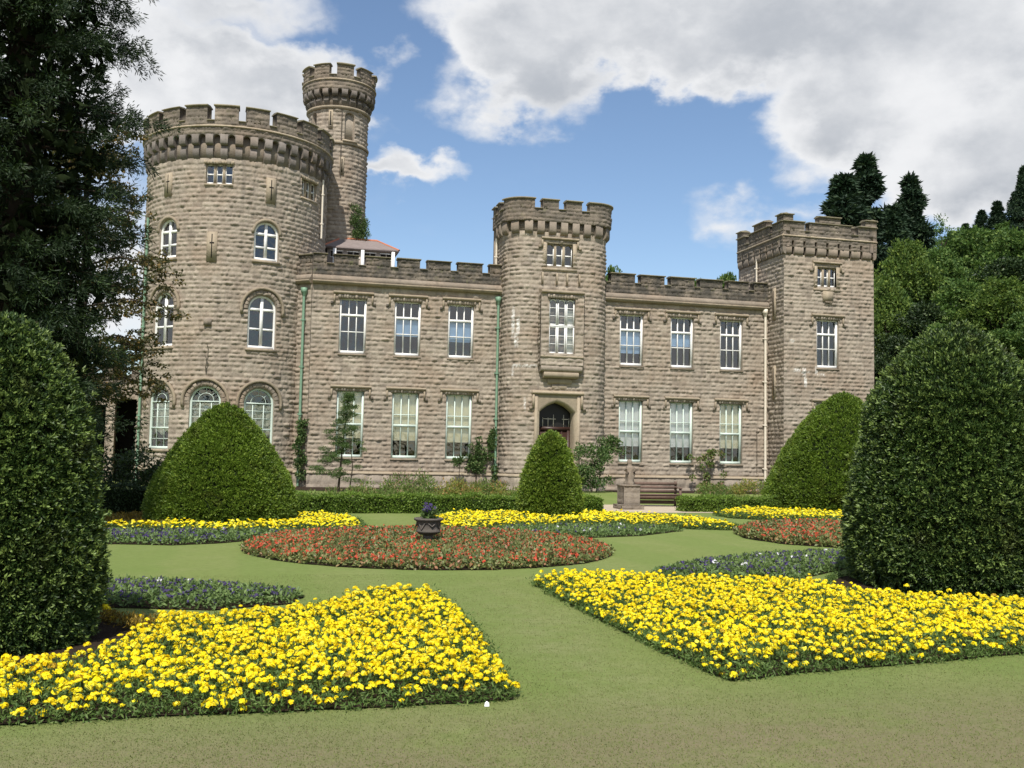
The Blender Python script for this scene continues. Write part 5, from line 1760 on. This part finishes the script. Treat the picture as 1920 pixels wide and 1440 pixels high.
mb = MB(); B = np.array([(UX, UY, .68)]) + g.normal(0, 1, (38, 3)) * (.055, .055, .03); stars(mb, B, .035, g, 0, 5); b = mb.obj('blossom', ['pan'], t); b['kind'] = 'stuff'

bx, by = 13.05, 31.0
t = thing('bench', (bx, by, 0), 'weathered brown slatted garden bench under the castle wall', 'bench')
bl, ang = 1.62, R_(-4)
Mb = Matrix.Translation((bx, by, 0)) @ Matrix.Rotation(ang, 4, 'Z')
def bpart(nm, boxes):
    s = MB()
    for q in boxes:
        s.box(*q)
    return s.obj(nm, ['bench'], t, False, Mb)
h = bl / 2
bpart('seat', [(-h, h, -.24 + .115 * i, -.15 + .115 * i, .39, .42) for i in range(4)])
bpart('backrest', [(-h, h, .235, .27, .46 + .125 * i, .555 + .125 * i) for i in range(3)] + [(-h, h, .24, .27, .22, .40)])
bpart('front_rail', [(-h + .08, h - .08, -.215, -.18, .28, .389), (-h + .08, h - .08, .20, .233, .08, .2)])
for x in (-h + .005, h - .075):
    bpart('leg', [(x, x + .07, -.22, -.15, 0, .61)]); bpart('leg', [(x, x + .07, .271, .33, 0, .84)])
    bpart('armrest', [(x - .01, x + .08, -.26, .27, .611, .65)])

px_, py_ = 11.45, 29.45
t = thing('pedestal', (px_, py_, 0), 'square grey stone block pedestal on the gravel beside the bench', 'pedestal')
def sq(nm, w_, z0, z1, tp=0):
    P_ = [line((px_ - w_, py_ - w_), (px_ + w_, py_ - w_)), line((px_ + w_, py_ - w_), (px_ + w_, py_ + w_)), line((px_ + w_, py_ + w_), (px_ - w_, py_ + w_)), line((px_ - w_, py_ + w_), (px_ - w_, py_ - w_))]
    s = MB()
    for k_, q in enumerate(P_):
        skin(s, q, 0, 2 * w_, z0, z1, (), course=.2, depth=.018, seed=400 + k_, mean_len=.3, weather=.3, ends=.01)
    s.box(px_ - w_ - .01, px_ + w_ + .01, py_ - w_ - .01, py_ + w_ + .01, z1 - .002, z1 + .02, 0, (.5, .3, 0))
    return s.obj(nm, ['statue'], t)
sq('base', .37, 0, .13); sq('shaft', .27, .152, .70)
s = MB(); s.box(px_ - .30, px_ + .30, py_ - .30, py_ + .30, .723, .775, 0, (.6, .3, 0)); s.obj('cap', ['statue'], t)
t2 = thing('garden_sculpture', (px_, py_, .78), 'small worn stone figure standing on the square pedestal', 'sculpture')
def wob(th, z): return .16 * math.sin(3 * th + 7 * z) + .10 * math.sin(5 * th - 9 * z + 1)
s = MB(); s.lathe([(.15, 0), (.165, .05), (.125, .12), (.145, .22), (.15, .33), (.12, .42), (.145, .50), (.10, .57), (.055, .60), (.075, .66), (.085, .71), (.06, .77), (.001, .79)], 18, (px_ + .03, py_, .78), 0, (.5, .3, 0), wob)
s.tube([(px_ - .07, py_ - .04, 1.30), (px_ - .14, py_ - .08, 1.22), (px_ - .09, py_ - .16, 1.12)], [.05, .045, .04], 7, 0, (.5, .3, 0))
s.tube([(px_ + .13, py_ - .04, 1.30), (px_ + .19, py_ - .06, 1.20), (px_ + .12, py_ - .15, 1.14)], [.05, .045, .04], 7, 0, (.5, .3, 0))
s.obj('figure', ['statue'], t2, True)
s = MB()
s.add([(1.54, 6.56, .004), (1.572, 6.555, .004), (1.578, 6.585, .02), (1.55, 6.59, .022), (1.558, 6.572, .036)], [(0, 1, 4), (1, 2, 4), (2, 3, 4), (3, 0, 4)])
tag(s.obj('paper_scrap', ['litter']), 'tiny white scrap of paper at the corner of the left marigold bed', 'litter')


# ------------------------------------------------------------------ hedges and border plants
def hedge(name, x0, x1, y0, y1, h, label, mat, seed, n, L=.06, skew=0.0):
    g = np.random.default_rng(seed)
    mb = MB()
    P, N = [], []
    A_ = [((x1 - x0) * (y1 - y0), 't'), ((x1 - x0) * h, 'f'), ((x1 - x0) * h, 'b'), ((y1 - y0) * h, 'l'), ((y1 - y0) * h, 'r')]
    tot_ = sum(a for a, _ in A_)
    for a, s_ in A_:
        k_ = int(n * a / tot_)
        u, v = g.random(k_), g.random(k_)
        if s_ == 't': p = np.stack([x0 + u * (x1 - x0), y0 + v * (y1 - y0), np.full(k_, h)], 1); nn = (0, 0, 1)
        elif s_ in 'fb': p = np.stack([x0 + u * (x1 - x0), np.full(k_, y0 if s_ == 'f' else y1), v * h], 1); nn = (0, -1 if s_ == 'f' else 1, 0)
        else: p = np.stack([np.full(k_, x0 if s_ == 'l' else x1), y0 + u * (y1 - y0), v * h], 1); nn = (-1 if s_ == 'l' else 1, 0, 0)
        P.append(p); N.append(np.tile(nn, (k_, 1)))
    P = np.concatenate(P); N = np.concatenate(N)
    bump = .035 * np.sin(P[:, 0] * 3.7 + seed) + .03 * np.sin(P[:, 0] * 9.1 + P[:, 2] * 8) + g.gamma(1.5, .014, len(P)) - .02
    P = P + N * bump[:, None]; P[:, 1] += skew * (P[:, 0] - x0)
    P[:, 2] = np.maximum(P[:, 2], .02)
    cards(mb, P, unit(N * .8 + rnd(g, len(P)) + np.array([0, 0, .2])), rnd(g, len(P)), L * g.uniform(.7, 1.3, len(P)), L * .6, tints(len(P), g))
    z = .05
    V = [(x, y + skew * (x - x0), q) for q in (0.0, h - z) for y in (y0 + z, y1 - z) for x in (x0 + z, x1 - z)]
    mb.add(V, [(4, 5, 7, 6), (0, 1, 5, 4), (2, 6, 7, 3), (0, 4, 6, 2), (1, 3, 7, 5)], 1)
    return tag(mb.obj(name, [mat, 'yew_in']), label, 'hedge')


hedge('box_hedge', .85, 7.6, 26.75, 27.5, .44, 'long low clipped hedge between lawn and border, left of the small slim yew', 'box', 501, 26000, .055, .05)
hedge('box_hedge', 9.15, 9.85, 27.35, 28.1, .42, 'short end of low clipped hedge just right of the door yew', 'box', 502, 4500, .055)
hedge('box_hedge', 12.75, 17.2, 28.1, 28.7, .42, 'low clipped hedge right of the garden bench', 'box', 503, 16000, .055, -.12)
hedge('box_hedge', -9.0, -2.2, 26.4, 27.3, .62, 'dark shaded low hedge left of the broad cone yew', 'box_shaded', 504, 20000, .07)


def plant(name, label, cat, blobs, per, L, W, mat, seed, stems=(), up_=.4, group=None, flowers=None, base=None):
    g = np.random.default_rng(seed)
    b0 = base or (blobs[0][0], blobs[0][1], 0)
    root = thing(name, b0, label, cat, group)
    mb = MB(); blob_leaves(mb, blobs, per, L, W, g, 0, up_); mb.obj('foliage', [mat], root)
    if stems:
        s = MB()
        for pts, r0, r1 in stems:
            s.tube(pts, np.linspace(r0, r1, len(pts)), 6)
        s.obj('stem', ['bark'], root)
    if flowers:
        mk, n_, r_ = flowers
        B = np.array(blobs)[g.integers(0, len(blobs), n_)]
        bm = MB(); stars(bm, B[:, :3] + rnd(g, n_) * B[:, 3:6], r_, g, 0, 4); f = bm.obj('blossom', [mk], root); f['kind'] = 'stuff'
    return root


g = np.random.default_rng(77)
# herbaceous border in front of the left wing: separate clumps
rows = [(1.6, 29.6, .35, 'border'), (2.9, 30.3, .45, 'border'), (4.2, 31.2, .62, 'border'), (5.3, 32.2, .78, 'border'), (6.4, 31.4, .66, 'border_w'), (7.5, 32.3, .62, 'border'), (8.5, 31.2, .60, 'border_w'), (5.0, 29.2, .45, 'border'), (6.6, 29.4, .48, 'border_w'), (3.4, 28.7, .40, 'border'), (8.0, 29.0, .48, 'border')]
words_ = ['low fresh green perennial clump at the left end of the border', 'grey green perennial clump second from the left in the border', 'leafy green perennial clump under the first green blinds', 'tall bushy green perennial in the middle of the border', 'warm yellowish perennial clump right of the tallest bushy one', 'soft green perennial clump behind the right half of the hedge', 'golden flowering perennial clump left of the slim yew', 'pale green perennial right behind the long hedge, behind the urn', 'pinkish perennial right behind the long hedge, left of the slim yew', 'low perennial right behind the long hedge, nearest the sapling', 'green perennial touching the hedge beside the slim yew']
for (x, y, h, mk), wd in zip(rows, words_):
    h *= 1.25
    bl = [(x + g.normal(0, .38), y + g.normal(0, .25), h * g.uniform(.25, .8), .32, .28, h * .33) for _ in range(12)]
    plant('perennial_plant', wd, 'plant', bl, 120, .10, .035, mk, int(g.integers(1e6)), (), .9, 'herbaceous border plants', None, (x, y, 0))
for (x, y, h, mk), wd in zip([(18.6, 38.6, .55, 'border'), (20.3, 38.4, .75, 'border_w'), (21.6, 38.8, .7, 'border'), (15.6, 31.6, .42, 'border')], ['grey green border plant below the right hand ground floor windows', 'orange tipped border plant left of the light green cone yew', 'fresh green border plant touching the light green cone yew', 'low border plant behind the hedge right of the bench']):
    bl = [(x + g.normal(0, .5), y + g.normal(0, .25), h * g.uniform(.25, .8), .35, .28, h * .33) for _ in range(12)]
    plant('perennial_plant', wd, 'plant', bl, 110, .11, .04, mk, int(g.integers(1e6)), (), .9, 'herbaceous border plants', None, (x, y, 0))

# young larch-like sapling before the left wing
sx, sy = 3.35, 40.4
bl = []
for z in np.arange(.6, 4.0, .075):
    wdt = np.interp(z, [.5, 1.1, 2.0, 3.2, 4.0], [.7, 1.15, .9, .45, .14])
    for _ in range(2):
        a = g.uniform(0, 6.28)
        r_ = wdt * g.uniform(.15, 1.0)
        bl.append((sx + r_ * math.cos(a) + (z - 2.4) * .13, sy + r_ * math.sin(a) * .7, z + g.normal(0, .06) - r_ * .12, .20, .18, .07))
st = [([(sx - .1, sy, 0), (sx, sy, 1.5), (sx + .2, sy, 4.0)], .05, .012), ([(sx + .35, sy + .1, 0), (sx + .45, sy, 1.0), (sx + .3, sy, 2.2)], .03, .01)]
for _ in range(16):
    z = g.uniform(.8, 3.4); a = g.uniform(0, 6.28); r_ = np.interp(z, [.5, 1.1, 4.0], [.5, 1.0, .3])
    st.append(([(sx + (z - 2.4) * .05, sy, z), (sx + r_ * math.cos(a), sy + r_ * .7 * math.sin(a), z - .05)], .012, .004))
plant('sapling', 'feathery young tree in front of the ground floor window nearest the round tower', 'tree', bl, 130, .085, .022, 'climb', 601, st, .1, None, None, (sx, sy, 0))
# climbers and shrubs by the wall
def climber(name, label, x, y, z0, z1, wdt, n_, seed, mat='climb', lean=0.0):
    g_ = np.random.default_rng(seed)
    bl_ = [(x + g_.normal(0, wdt) + lean * (z - z0), y + g_.normal(0, .05), z, .16, .09, .16) for z in g_.uniform(z0, z1, n_)]
    st_ = [([(x, y, 0), (x + wdt * .4, y, (z0 + z1) * .4), (x + lean * (z1 - z0), y, z1)], .022, .006), ([(x + .1, y, 0), (x - wdt * .6, y, (z0 + z1) * .5)], .015, .005)]
    plant(name, label, 'plant', bl_, 46, .10, .075, mat, seed, st_, .2, None, None, (x, y, 0))
climber('ivy', 'dark ivy growing up behind the green drainpipe by the round tower', 1.90, 44.86, .3, 2.9, .14, 30, 611)
climber('climbing_rose', 'thin climbing rose on the wall left of the porch tower drainpipe', 9.85, 44.80, .8, 2.6, .26, 26, 612)
climber('ivy', 'strip of ivy behind the green drainpipe by the porch tower', 10.66, 44.82, .5, 2.8, .08, 18, 613)
climber('climbing_rose', 'sparse leggy rose between the last two ground floor windows of the right wing', 21.45, 44.55, .2, 2.0, .42, 26, 614, 'border')
bl = [(8.95 + g.normal(0, .16), 44.2, 1.28 + g.normal(0, .1), .17, .16, .13) for _ in range(9)]
plant('standard_rose', 'small round headed standard rose below the third ground floor window', 'plant', bl, 60, .08, .05, 'climb', 621, [([(8.95, 44.2, 0), (8.98, 44.2, 1.2)], .02, .012)], .3, None, None, (8.95, 44.2, 0))
bl = [(14.6 + g.normal(0, .42), 41.8 + g.normal(0, .2), z, .27, .25, .22) for z in g.uniform(.3, 2.1, 40)] + [(15.35 + g.normal(0, .3), 42.0, z, .22, .2, .2) for z in g.uniform(1.5, 2.4, 12)]
plant('wall_shrub', 'tall loose leafy shrub on the right of the arched door', 'shrub', bl, 75, .11, .07, 'climb', 622, [([(14.5, 41.8, 0), (14.6, 41.8, 1.2), (14.9, 41.9, 2.2)], .03, .01), ([(14.7, 41.8, 0), (15.3, 42, 2.1)], .025, .008)], .3, None, None, (14.6, 41.8, 0))
bl = [(4.75 + g.normal(0, .22), 50.2, z, .22, .18, .25) for z in g.uniform(12.4, 14.1, 22)]
plant('wall_shrub', 'wild green bush sprouting high on the foot of the stair turret', 'shrub', bl, 90, .10, .05, 'climb', 623, [([(4.6, 50.4, 12.0), (4.8, 50.2, 13.6)], .03, .01)], .6, None, None, (4.7, 50.2, 12.0))
# shaded shrubs at the foot of the low range
for i, (x, y, h) in enumerate([(-4.6, 38.5, 1.7), (-6.2, 37.5, 2.0), (-3.4, 39.5, 1.1)]):
    bl = [(x + g.normal(0, .6), y + g.normal(0, .4), h * g.uniform(.15, .85), .45, .4, h * .25) for _ in range(14)]
    plant('shrub', ['dark shrub in the shade left of the round tower', 'larger dark shrub in the shade behind the left clipped yew', 'low dark shrub at the foot of the round tower'][i], 'shrub', bl, 130, .13, .08, 'box_shaded', 630 + i, (), .3, 'shaded shrubs by the low range', None, (x, y, 0))


# ------------------------------------------------------------------ trees
def conifer_near():
    g = np.random.default_rng(701)
    cx, cy, H_ = -4.75, 20.9, 17.0
    root = thing('conifer_tree', (cx, cy, 0), 'huge dark conifer filling the top left corner', 'tree')
    tk = MB(); tk.tube([(cx, cy, 0), (cx + .05, cy, 6), (cx, cy, H_)], [.42, .30, .04], 12)
    lim = MB()
    P, D_, cl = [], [], []
    for _ in range(420):
        z = g.uniform(2.0, H_ - .5)
        a = g.uniform(0, 2 * math.pi)
        Lm = np.interp(z, [1.5, 4, 7.2, 8.6, 11.0, H_], [2.2, 2.25, 2.3, 2.55, 2.5, .5]) * g.uniform(.72, 1.08)
        k_ = 7
        t_ = np.linspace(0, 1, k_)
        dz = .18 * t_ * Lm - .42 * Lm * t_ ** 2 + .22 * Lm * t_ ** 4
        pts = np.stack([cx + Lm * t_ * math.cos(a), cy + Lm * t_ * math.sin(a), z + dz], 1)
        lim.tube(pts[:5], np.linspace(.05, .015, 5), 5)
        tone = np.clip(g.normal(.45, .25), 0, 1)
        for s_ in range(24):
            f_ = g.uniform(.35, 1.02)
            p = np.array([np.interp(f_, t_, pts[:, i]) for i in range(3)])
            p += g.normal(0, .13, 3) * (1, 1, .6)
            n_ = 25
            out_ = np.array([math.cos(a), math.sin(a), -.15])
            d = unit(out_[None] * .7 + rnd(g, n_) * .75 + np.array([0, 0, -.05]))
            P.append(p + d * g.uniform(0, .16, n_)[:, None] + np.array([0, 0, -.1]) * g.random((n_, 1))); D_.append(d); cl.append(np.full(n_, np.clip(tone + g.normal(0, .15), 0, 1)))
    P = np.concatenate(P); D_ = np.concatenate(D_); cl = np.concatenate(cl)
    mb = MB()
    tt = tints(len(P), g, cl); tt[:, 1] *= np.where(cl > .55, 1, .7)
    cards(mb, P, D_, rnd(g, len(P)), .105 * g.uniform(.6, 1.3, len(P)), .021, tt)
    n_ = 5200          # dead inner twigs that close the middle of the crown
    zi = g.uniform(2.5, H_ - 1.5, n_); ai = g.uniform(0, 6.28, n_); ri = np.interp(zi, [1.5, 9, H_], [1.5, 1.6, .3]) * np.sqrt(g.random(n_))
    cards(mb, np.stack([cx + ri * np.cos(ai), cy + ri * np.sin(ai), zi], 1), rnd(g, n_), rnd(g, n_), .34, .16, np.zeros((n_, 3)), 1)
    mb.obj('crown', ['conifer', 'yew_in'], root); tk.obj('trunk', ['bark'], root); lim.obj('limbs', ['bark'], root)


conifer_near()


def lacy_tree():
    g = np.random.default_rng(711)
    cx, cy = -5.95, 35.2
    root = thing('copper_tree', (cx, cy, 0), 'open brownish green tree between the conifer and the round tower', 'tree')
    tk = MB(); tk.tube([(cx, cy, 0), (cx + .1, cy, 4), (cx + .2, cy, 8), (cx, cy, 12.5)], [.26, .2, .13, .03], 10); tk.obj('trunk', ['bark'], root)
    lim = MB(); bl = []
    for _ in range(95):
        z = g.uniform(2.8, 12.4)
        a = g.uniform(0, 2 * math.pi)
        Lm = np.interp(z, [2.5, 4.5, 8, 11, 13], [2.6, 3.1, 3.1, 2.2, .8]) * g.uniform(.6, 1.12)
        p0 = np.array([cx + .1, cy, z]); p1 = p0 + np.array([math.cos(a) * Lm, math.sin(a) * Lm, g.uniform(-.5, .6)])
        pm = (p0 + p1) / 2 + np.array([0, 0, .35])
        lim.tube([p0, pm, p1], [.045, .028, .01], 5)
        for _ in range(11):
            f_ = g.uniform(.35, 1.0)
            q = p0 * (1 - f_) ** 2 + 2 * pm * f_ * (1 - f_) + p1 * f_ ** 2 + g.normal(0, .26, 3) * (1, 1, .6)
            bl.append((*q, .24, .24, .10))
    mb = MB(); blob_leaves(mb, bl, 30, .12, .075, g, 0, -.1, .3)
    mb.obj('crown', ['bronze'], root); lim.obj('limbs', ['bark'], root)


lacy_tree()


def proto_broad(name, seed, mat, n_clump, per, L, W, H_=10.0, R_t=3.4, airy=0.0):
    """broad-leaved tree of height 10 at the origin; copies are scaled"""
    g = np.random.default_rng(seed)
    root = thing(name, (0, 0, 0), 'x', 'tree')
    tk = MB(); tk.tube([(0, 0, -1.5), (.1, .05, 2.5), (-.05, 0, 5.5), (0, 0, 8.5)], [.30, .24, .15, .03], 8)
    bl = []
    for _ in range(n_clump):
        u = g.random(); z = H_ * (.12 + .84 * u)
        rm = R_t * np.interp(u, [0, .12, .4, .75, 1], [.55, .9, 1.0, .72, .12])
        a = g.uniform(0, 6.28); r_ = rm * math.sqrt(g.uniform(.15, 1.0))
        s_ = g.uniform(.28, .78)
        c = (r_ * math.cos(a), r_ * math.sin(a), z)
        bl.append((*c, s_, s_, s_ * .62))
        if g.random() < .25:
            tk.tube([(0, 0, max(1.5, z - r_ * .6 - .5)), (c[0] * .5, c[1] * .5, z - .2 * r_), c], [.09, .05, .015], 5)
    mb = MB(); blob_leaves(mb, bl, per, L, W, g, 0, .35, .8, .75 - airy)
    mb.obj('crown', [mat], root); tk.obj('trunk', ['bark'], root)
    return root


def proto_conifer(name, seed, mat, H_=10.0, R_t=1.9, n_b=230, per=80, L=.24, W=.085):
    g = np.random.default_rng(seed)
    root = thing(name, (0, 0, 0), 'x', 'tree')
    tk = MB(); tk.tube([(0, 0, -2), (0, 0, 5), (0, 0, 9.9)], [.22, .13, .015], 8); tk.obj('trunk', ['bark'], root)
    bl = []
    for _ in range(n_b):
        u = g.random() ** .85; z = H_ * (.06 + .93 * u)
        rm = R_t * (1 - u) ** .78 * g.uniform(.6, 1.18) + .03
        a = g.uniform(0, 6.28); r_ = rm * g.uniform(.45, 1)
        bl.append((r_ * math.cos(a), r_ * math.sin(a), z - r_ * .22, .14 + .2 * (1 - u), .14 + .2 * (1 - u), .13 + .12 * (1 - u)))
    mb = MB(); blob_leaves(mb, bl, per, L, W, g, 0, -.05, .9, .6, True, 0, .15); mb.obj('crown', [mat], root)
    return root


pb = [proto_broad('broadleaf_tree', 721, 'broad', 190, 150, .19, .11), proto_broad('broadleaf_tree', 722, 'broad', 170, 160, .18, .11, 10, 3.0),
      proto_broad('broadleaf_tree', 723, 'broad_y', 180, 150, .19, .11), proto_broad('birch_tree', 724, 'broad', 55, 70, .17, .10, 10, 2.2, .5), proto_broad('shaded_tree', 725, 'tree_shaded', 190, 150, .19, .10, 10, 3.0)]
pc = [proto_conifer('conifer_tree', 731, 'far_con'), proto_conifer('conifer_tree', 732, 'far_con', 10, 2.1)]
used = set()
TREES = [  # kind, x, y, top z, half width, label
    ('c0', 46.4, 71.2, 25.2, 5.4, 'dark conifer with a blunt double top, behind the square tower'), ('c1', 49.3, 72.5, 27.4, 5.6, 'tallest pointed conifer just behind the square tower'),
    ('c0', 55.5, 75.0, 27.0, 4.2, 'lone slender conifer standing clear against the sky right of the square tower'), ('c1', 48.9, 68.0, 22.0, 4.4, 'shorter conifer in front of the tall pair by the square tower'),
    ('c1', 133.5, 158.9, 50.0, 4.2, 'ridge pine on the skyline, second from the left'), ('c0', 132.8, 153.9, 50.5, 4.0, 'ridge pine on the skyline, middle of the row'),
    ('c1', 132.5, 148.8, 51.0, 4.4, 'ridge pine on the skyline, last before the picture edge'), ('c0', 134.0, 164.0, 48.6, 3.4, 'ridge pine on the skyline, leftmost and lowest'), ('c1', 89.1, 98.8, 37.6, 3.0, 'near dark pine cut by the right picture edge below the skyline'),
    ('w', 73.0, 93.1, 29.3, 2.6, 'thin pale airy tree against the bright cloud'),
    ('y', 44.1, 60.0, 17.3, 3.6, 'yellow green rounded tree right beside the top of the square tower'), ('b', 49.7, 63.7, 17.9, 3.4, 'mid green tree behind the yellow green one by the square tower'), ('B', 55.8, 67.1, 20.9, 4.2, 'broad green tree high on the slope above the big yew'),
    ('B', 55.1, 62.2, 19.6, 3.8, 'mid green tree high on the slope at the right edge'), ('y', 36.6, 51.8, 12.6, 2.6, 'small yellow green tree touching the square tower wall'), ('e', 33.0, 50.0, 10.0, 2.4, 'tall tree with leaves darkened for shade against the square tower corner'), ('e', 36.4, 48.4, 10.8, 2.8, 'dense shade-darkened tree right of the square tower, above the big yew'),
    ('B', 39.7, 49.0, 12.5, 3.4, 'large green tree behind the top of the big right yew'), ('y', 39.9, 45.9, 12.0, 3.2, 'yellow green tree at the right edge above the big yew'), ('e', 33.5, 45.6, 8.4, 2.3, 'low tree with leaves darkened for shade in the gap between tower and yew'),
    ('b', 33.0, 42.0, 8.6, 2.5, 'low green tree just behind the big right yew'), ('b', 33.8, 39.2, 8.0, 2.5, 'low leafy tree behind the right shoulder of the big yew'), ('b', 34.9, 38.5, 8.8, 2.6, 'leafy tree low at the right picture edge'),
    ('e', 32.6, 47.2, 7.4, 2.0, 'shaded tree with darkened leaves close behind the corner of the square tower'), ('B', 25.6, 70.0, 16.2, 1.9, 'tree top peeping over the right wing beside the porch tower'), ('b', 36.4, 72.4, 16.7, 2.3, 'tree top peeping over the right wing beside the square tower'),
    ('B', 34.2, 73.4, 16.3, 1.8, 'small tree top over the right wing parapet, left of the larger one'),
    ('B', 64.4, 80.3, 22.9, 4.6, 'green tree on the upper slope below the ridge pines'), ('b', 70.0, 81.9, 23.2, 5.2, 'wide green tree on the upper slope at the right edge'), ('y', 60.0, 74.0, 20.6, 3.6, 'light green tree on the slope right of the lone conifer'),
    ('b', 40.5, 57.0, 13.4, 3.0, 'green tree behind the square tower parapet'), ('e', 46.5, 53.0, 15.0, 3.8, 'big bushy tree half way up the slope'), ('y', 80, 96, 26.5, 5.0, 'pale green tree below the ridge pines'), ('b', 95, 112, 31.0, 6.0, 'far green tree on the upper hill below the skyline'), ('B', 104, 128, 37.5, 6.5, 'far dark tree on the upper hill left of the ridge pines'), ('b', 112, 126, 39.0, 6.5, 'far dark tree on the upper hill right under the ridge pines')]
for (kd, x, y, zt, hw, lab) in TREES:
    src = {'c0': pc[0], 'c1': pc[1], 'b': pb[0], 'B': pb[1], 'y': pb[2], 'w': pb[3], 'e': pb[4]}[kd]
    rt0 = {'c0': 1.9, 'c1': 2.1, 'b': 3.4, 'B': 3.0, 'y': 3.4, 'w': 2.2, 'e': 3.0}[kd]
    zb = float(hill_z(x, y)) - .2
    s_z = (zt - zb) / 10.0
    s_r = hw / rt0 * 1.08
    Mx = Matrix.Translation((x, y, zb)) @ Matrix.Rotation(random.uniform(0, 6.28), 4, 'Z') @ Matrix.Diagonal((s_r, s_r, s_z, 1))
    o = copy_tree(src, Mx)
    tag(o, lab, 'tree', 'conifers on the hill' if kd[0] == 'c' else 'trees on the wooded hillside')
for o in pb + pc:
    for ch in list(o.children):
        bpy.data.objects.remove(ch)
    bpy.data.objects.remove(o)

# ------------------------------------------------------------------ grass blades on the nearest lawn
g = np.random.default_rng(801)
n = 230000
r_ = 4.3 + 9.5 * g.random(n) ** 1.6
az = R_(14.4) + R_(33) * g.uniform(-1, 1, n)
P = np.stack([r_ * np.sin(az), r_ * np.cos(az)], 1)
ok = np.ones(n, bool)
for pl in (A, Bp, Cp, Dp):
    ok &= ~inside(pl, P)
P = P[ok]
n = len(P)
mb = MB()
hgt = g.uniform(.005, .013, n) * (1 + .5 * (g.random(n) > .97))
d = unit(np.column_stack([g.normal(0, .6, (n, 2)), np.ones(n)]))
sd = unit(np.column_stack([g.normal(0, 1, (n, 2)), np.zeros(n)])) * .0035
b0 = np.column_stack([P, np.zeros(n)])
V = np.stack([b0 - sd, b0 + sd, b0 + d * hgt[:, None]], 1).reshape(-1, 3)
tt = tints(n, g)
mb.add(V, np.arange(n * 3).reshape(-1, 3), 0, np.repeat(tt, 3, 0))
tag(mb.obj('grass', ['blade']), 'short mown grass blades on the near lawn', 'grass', kind='stuff')
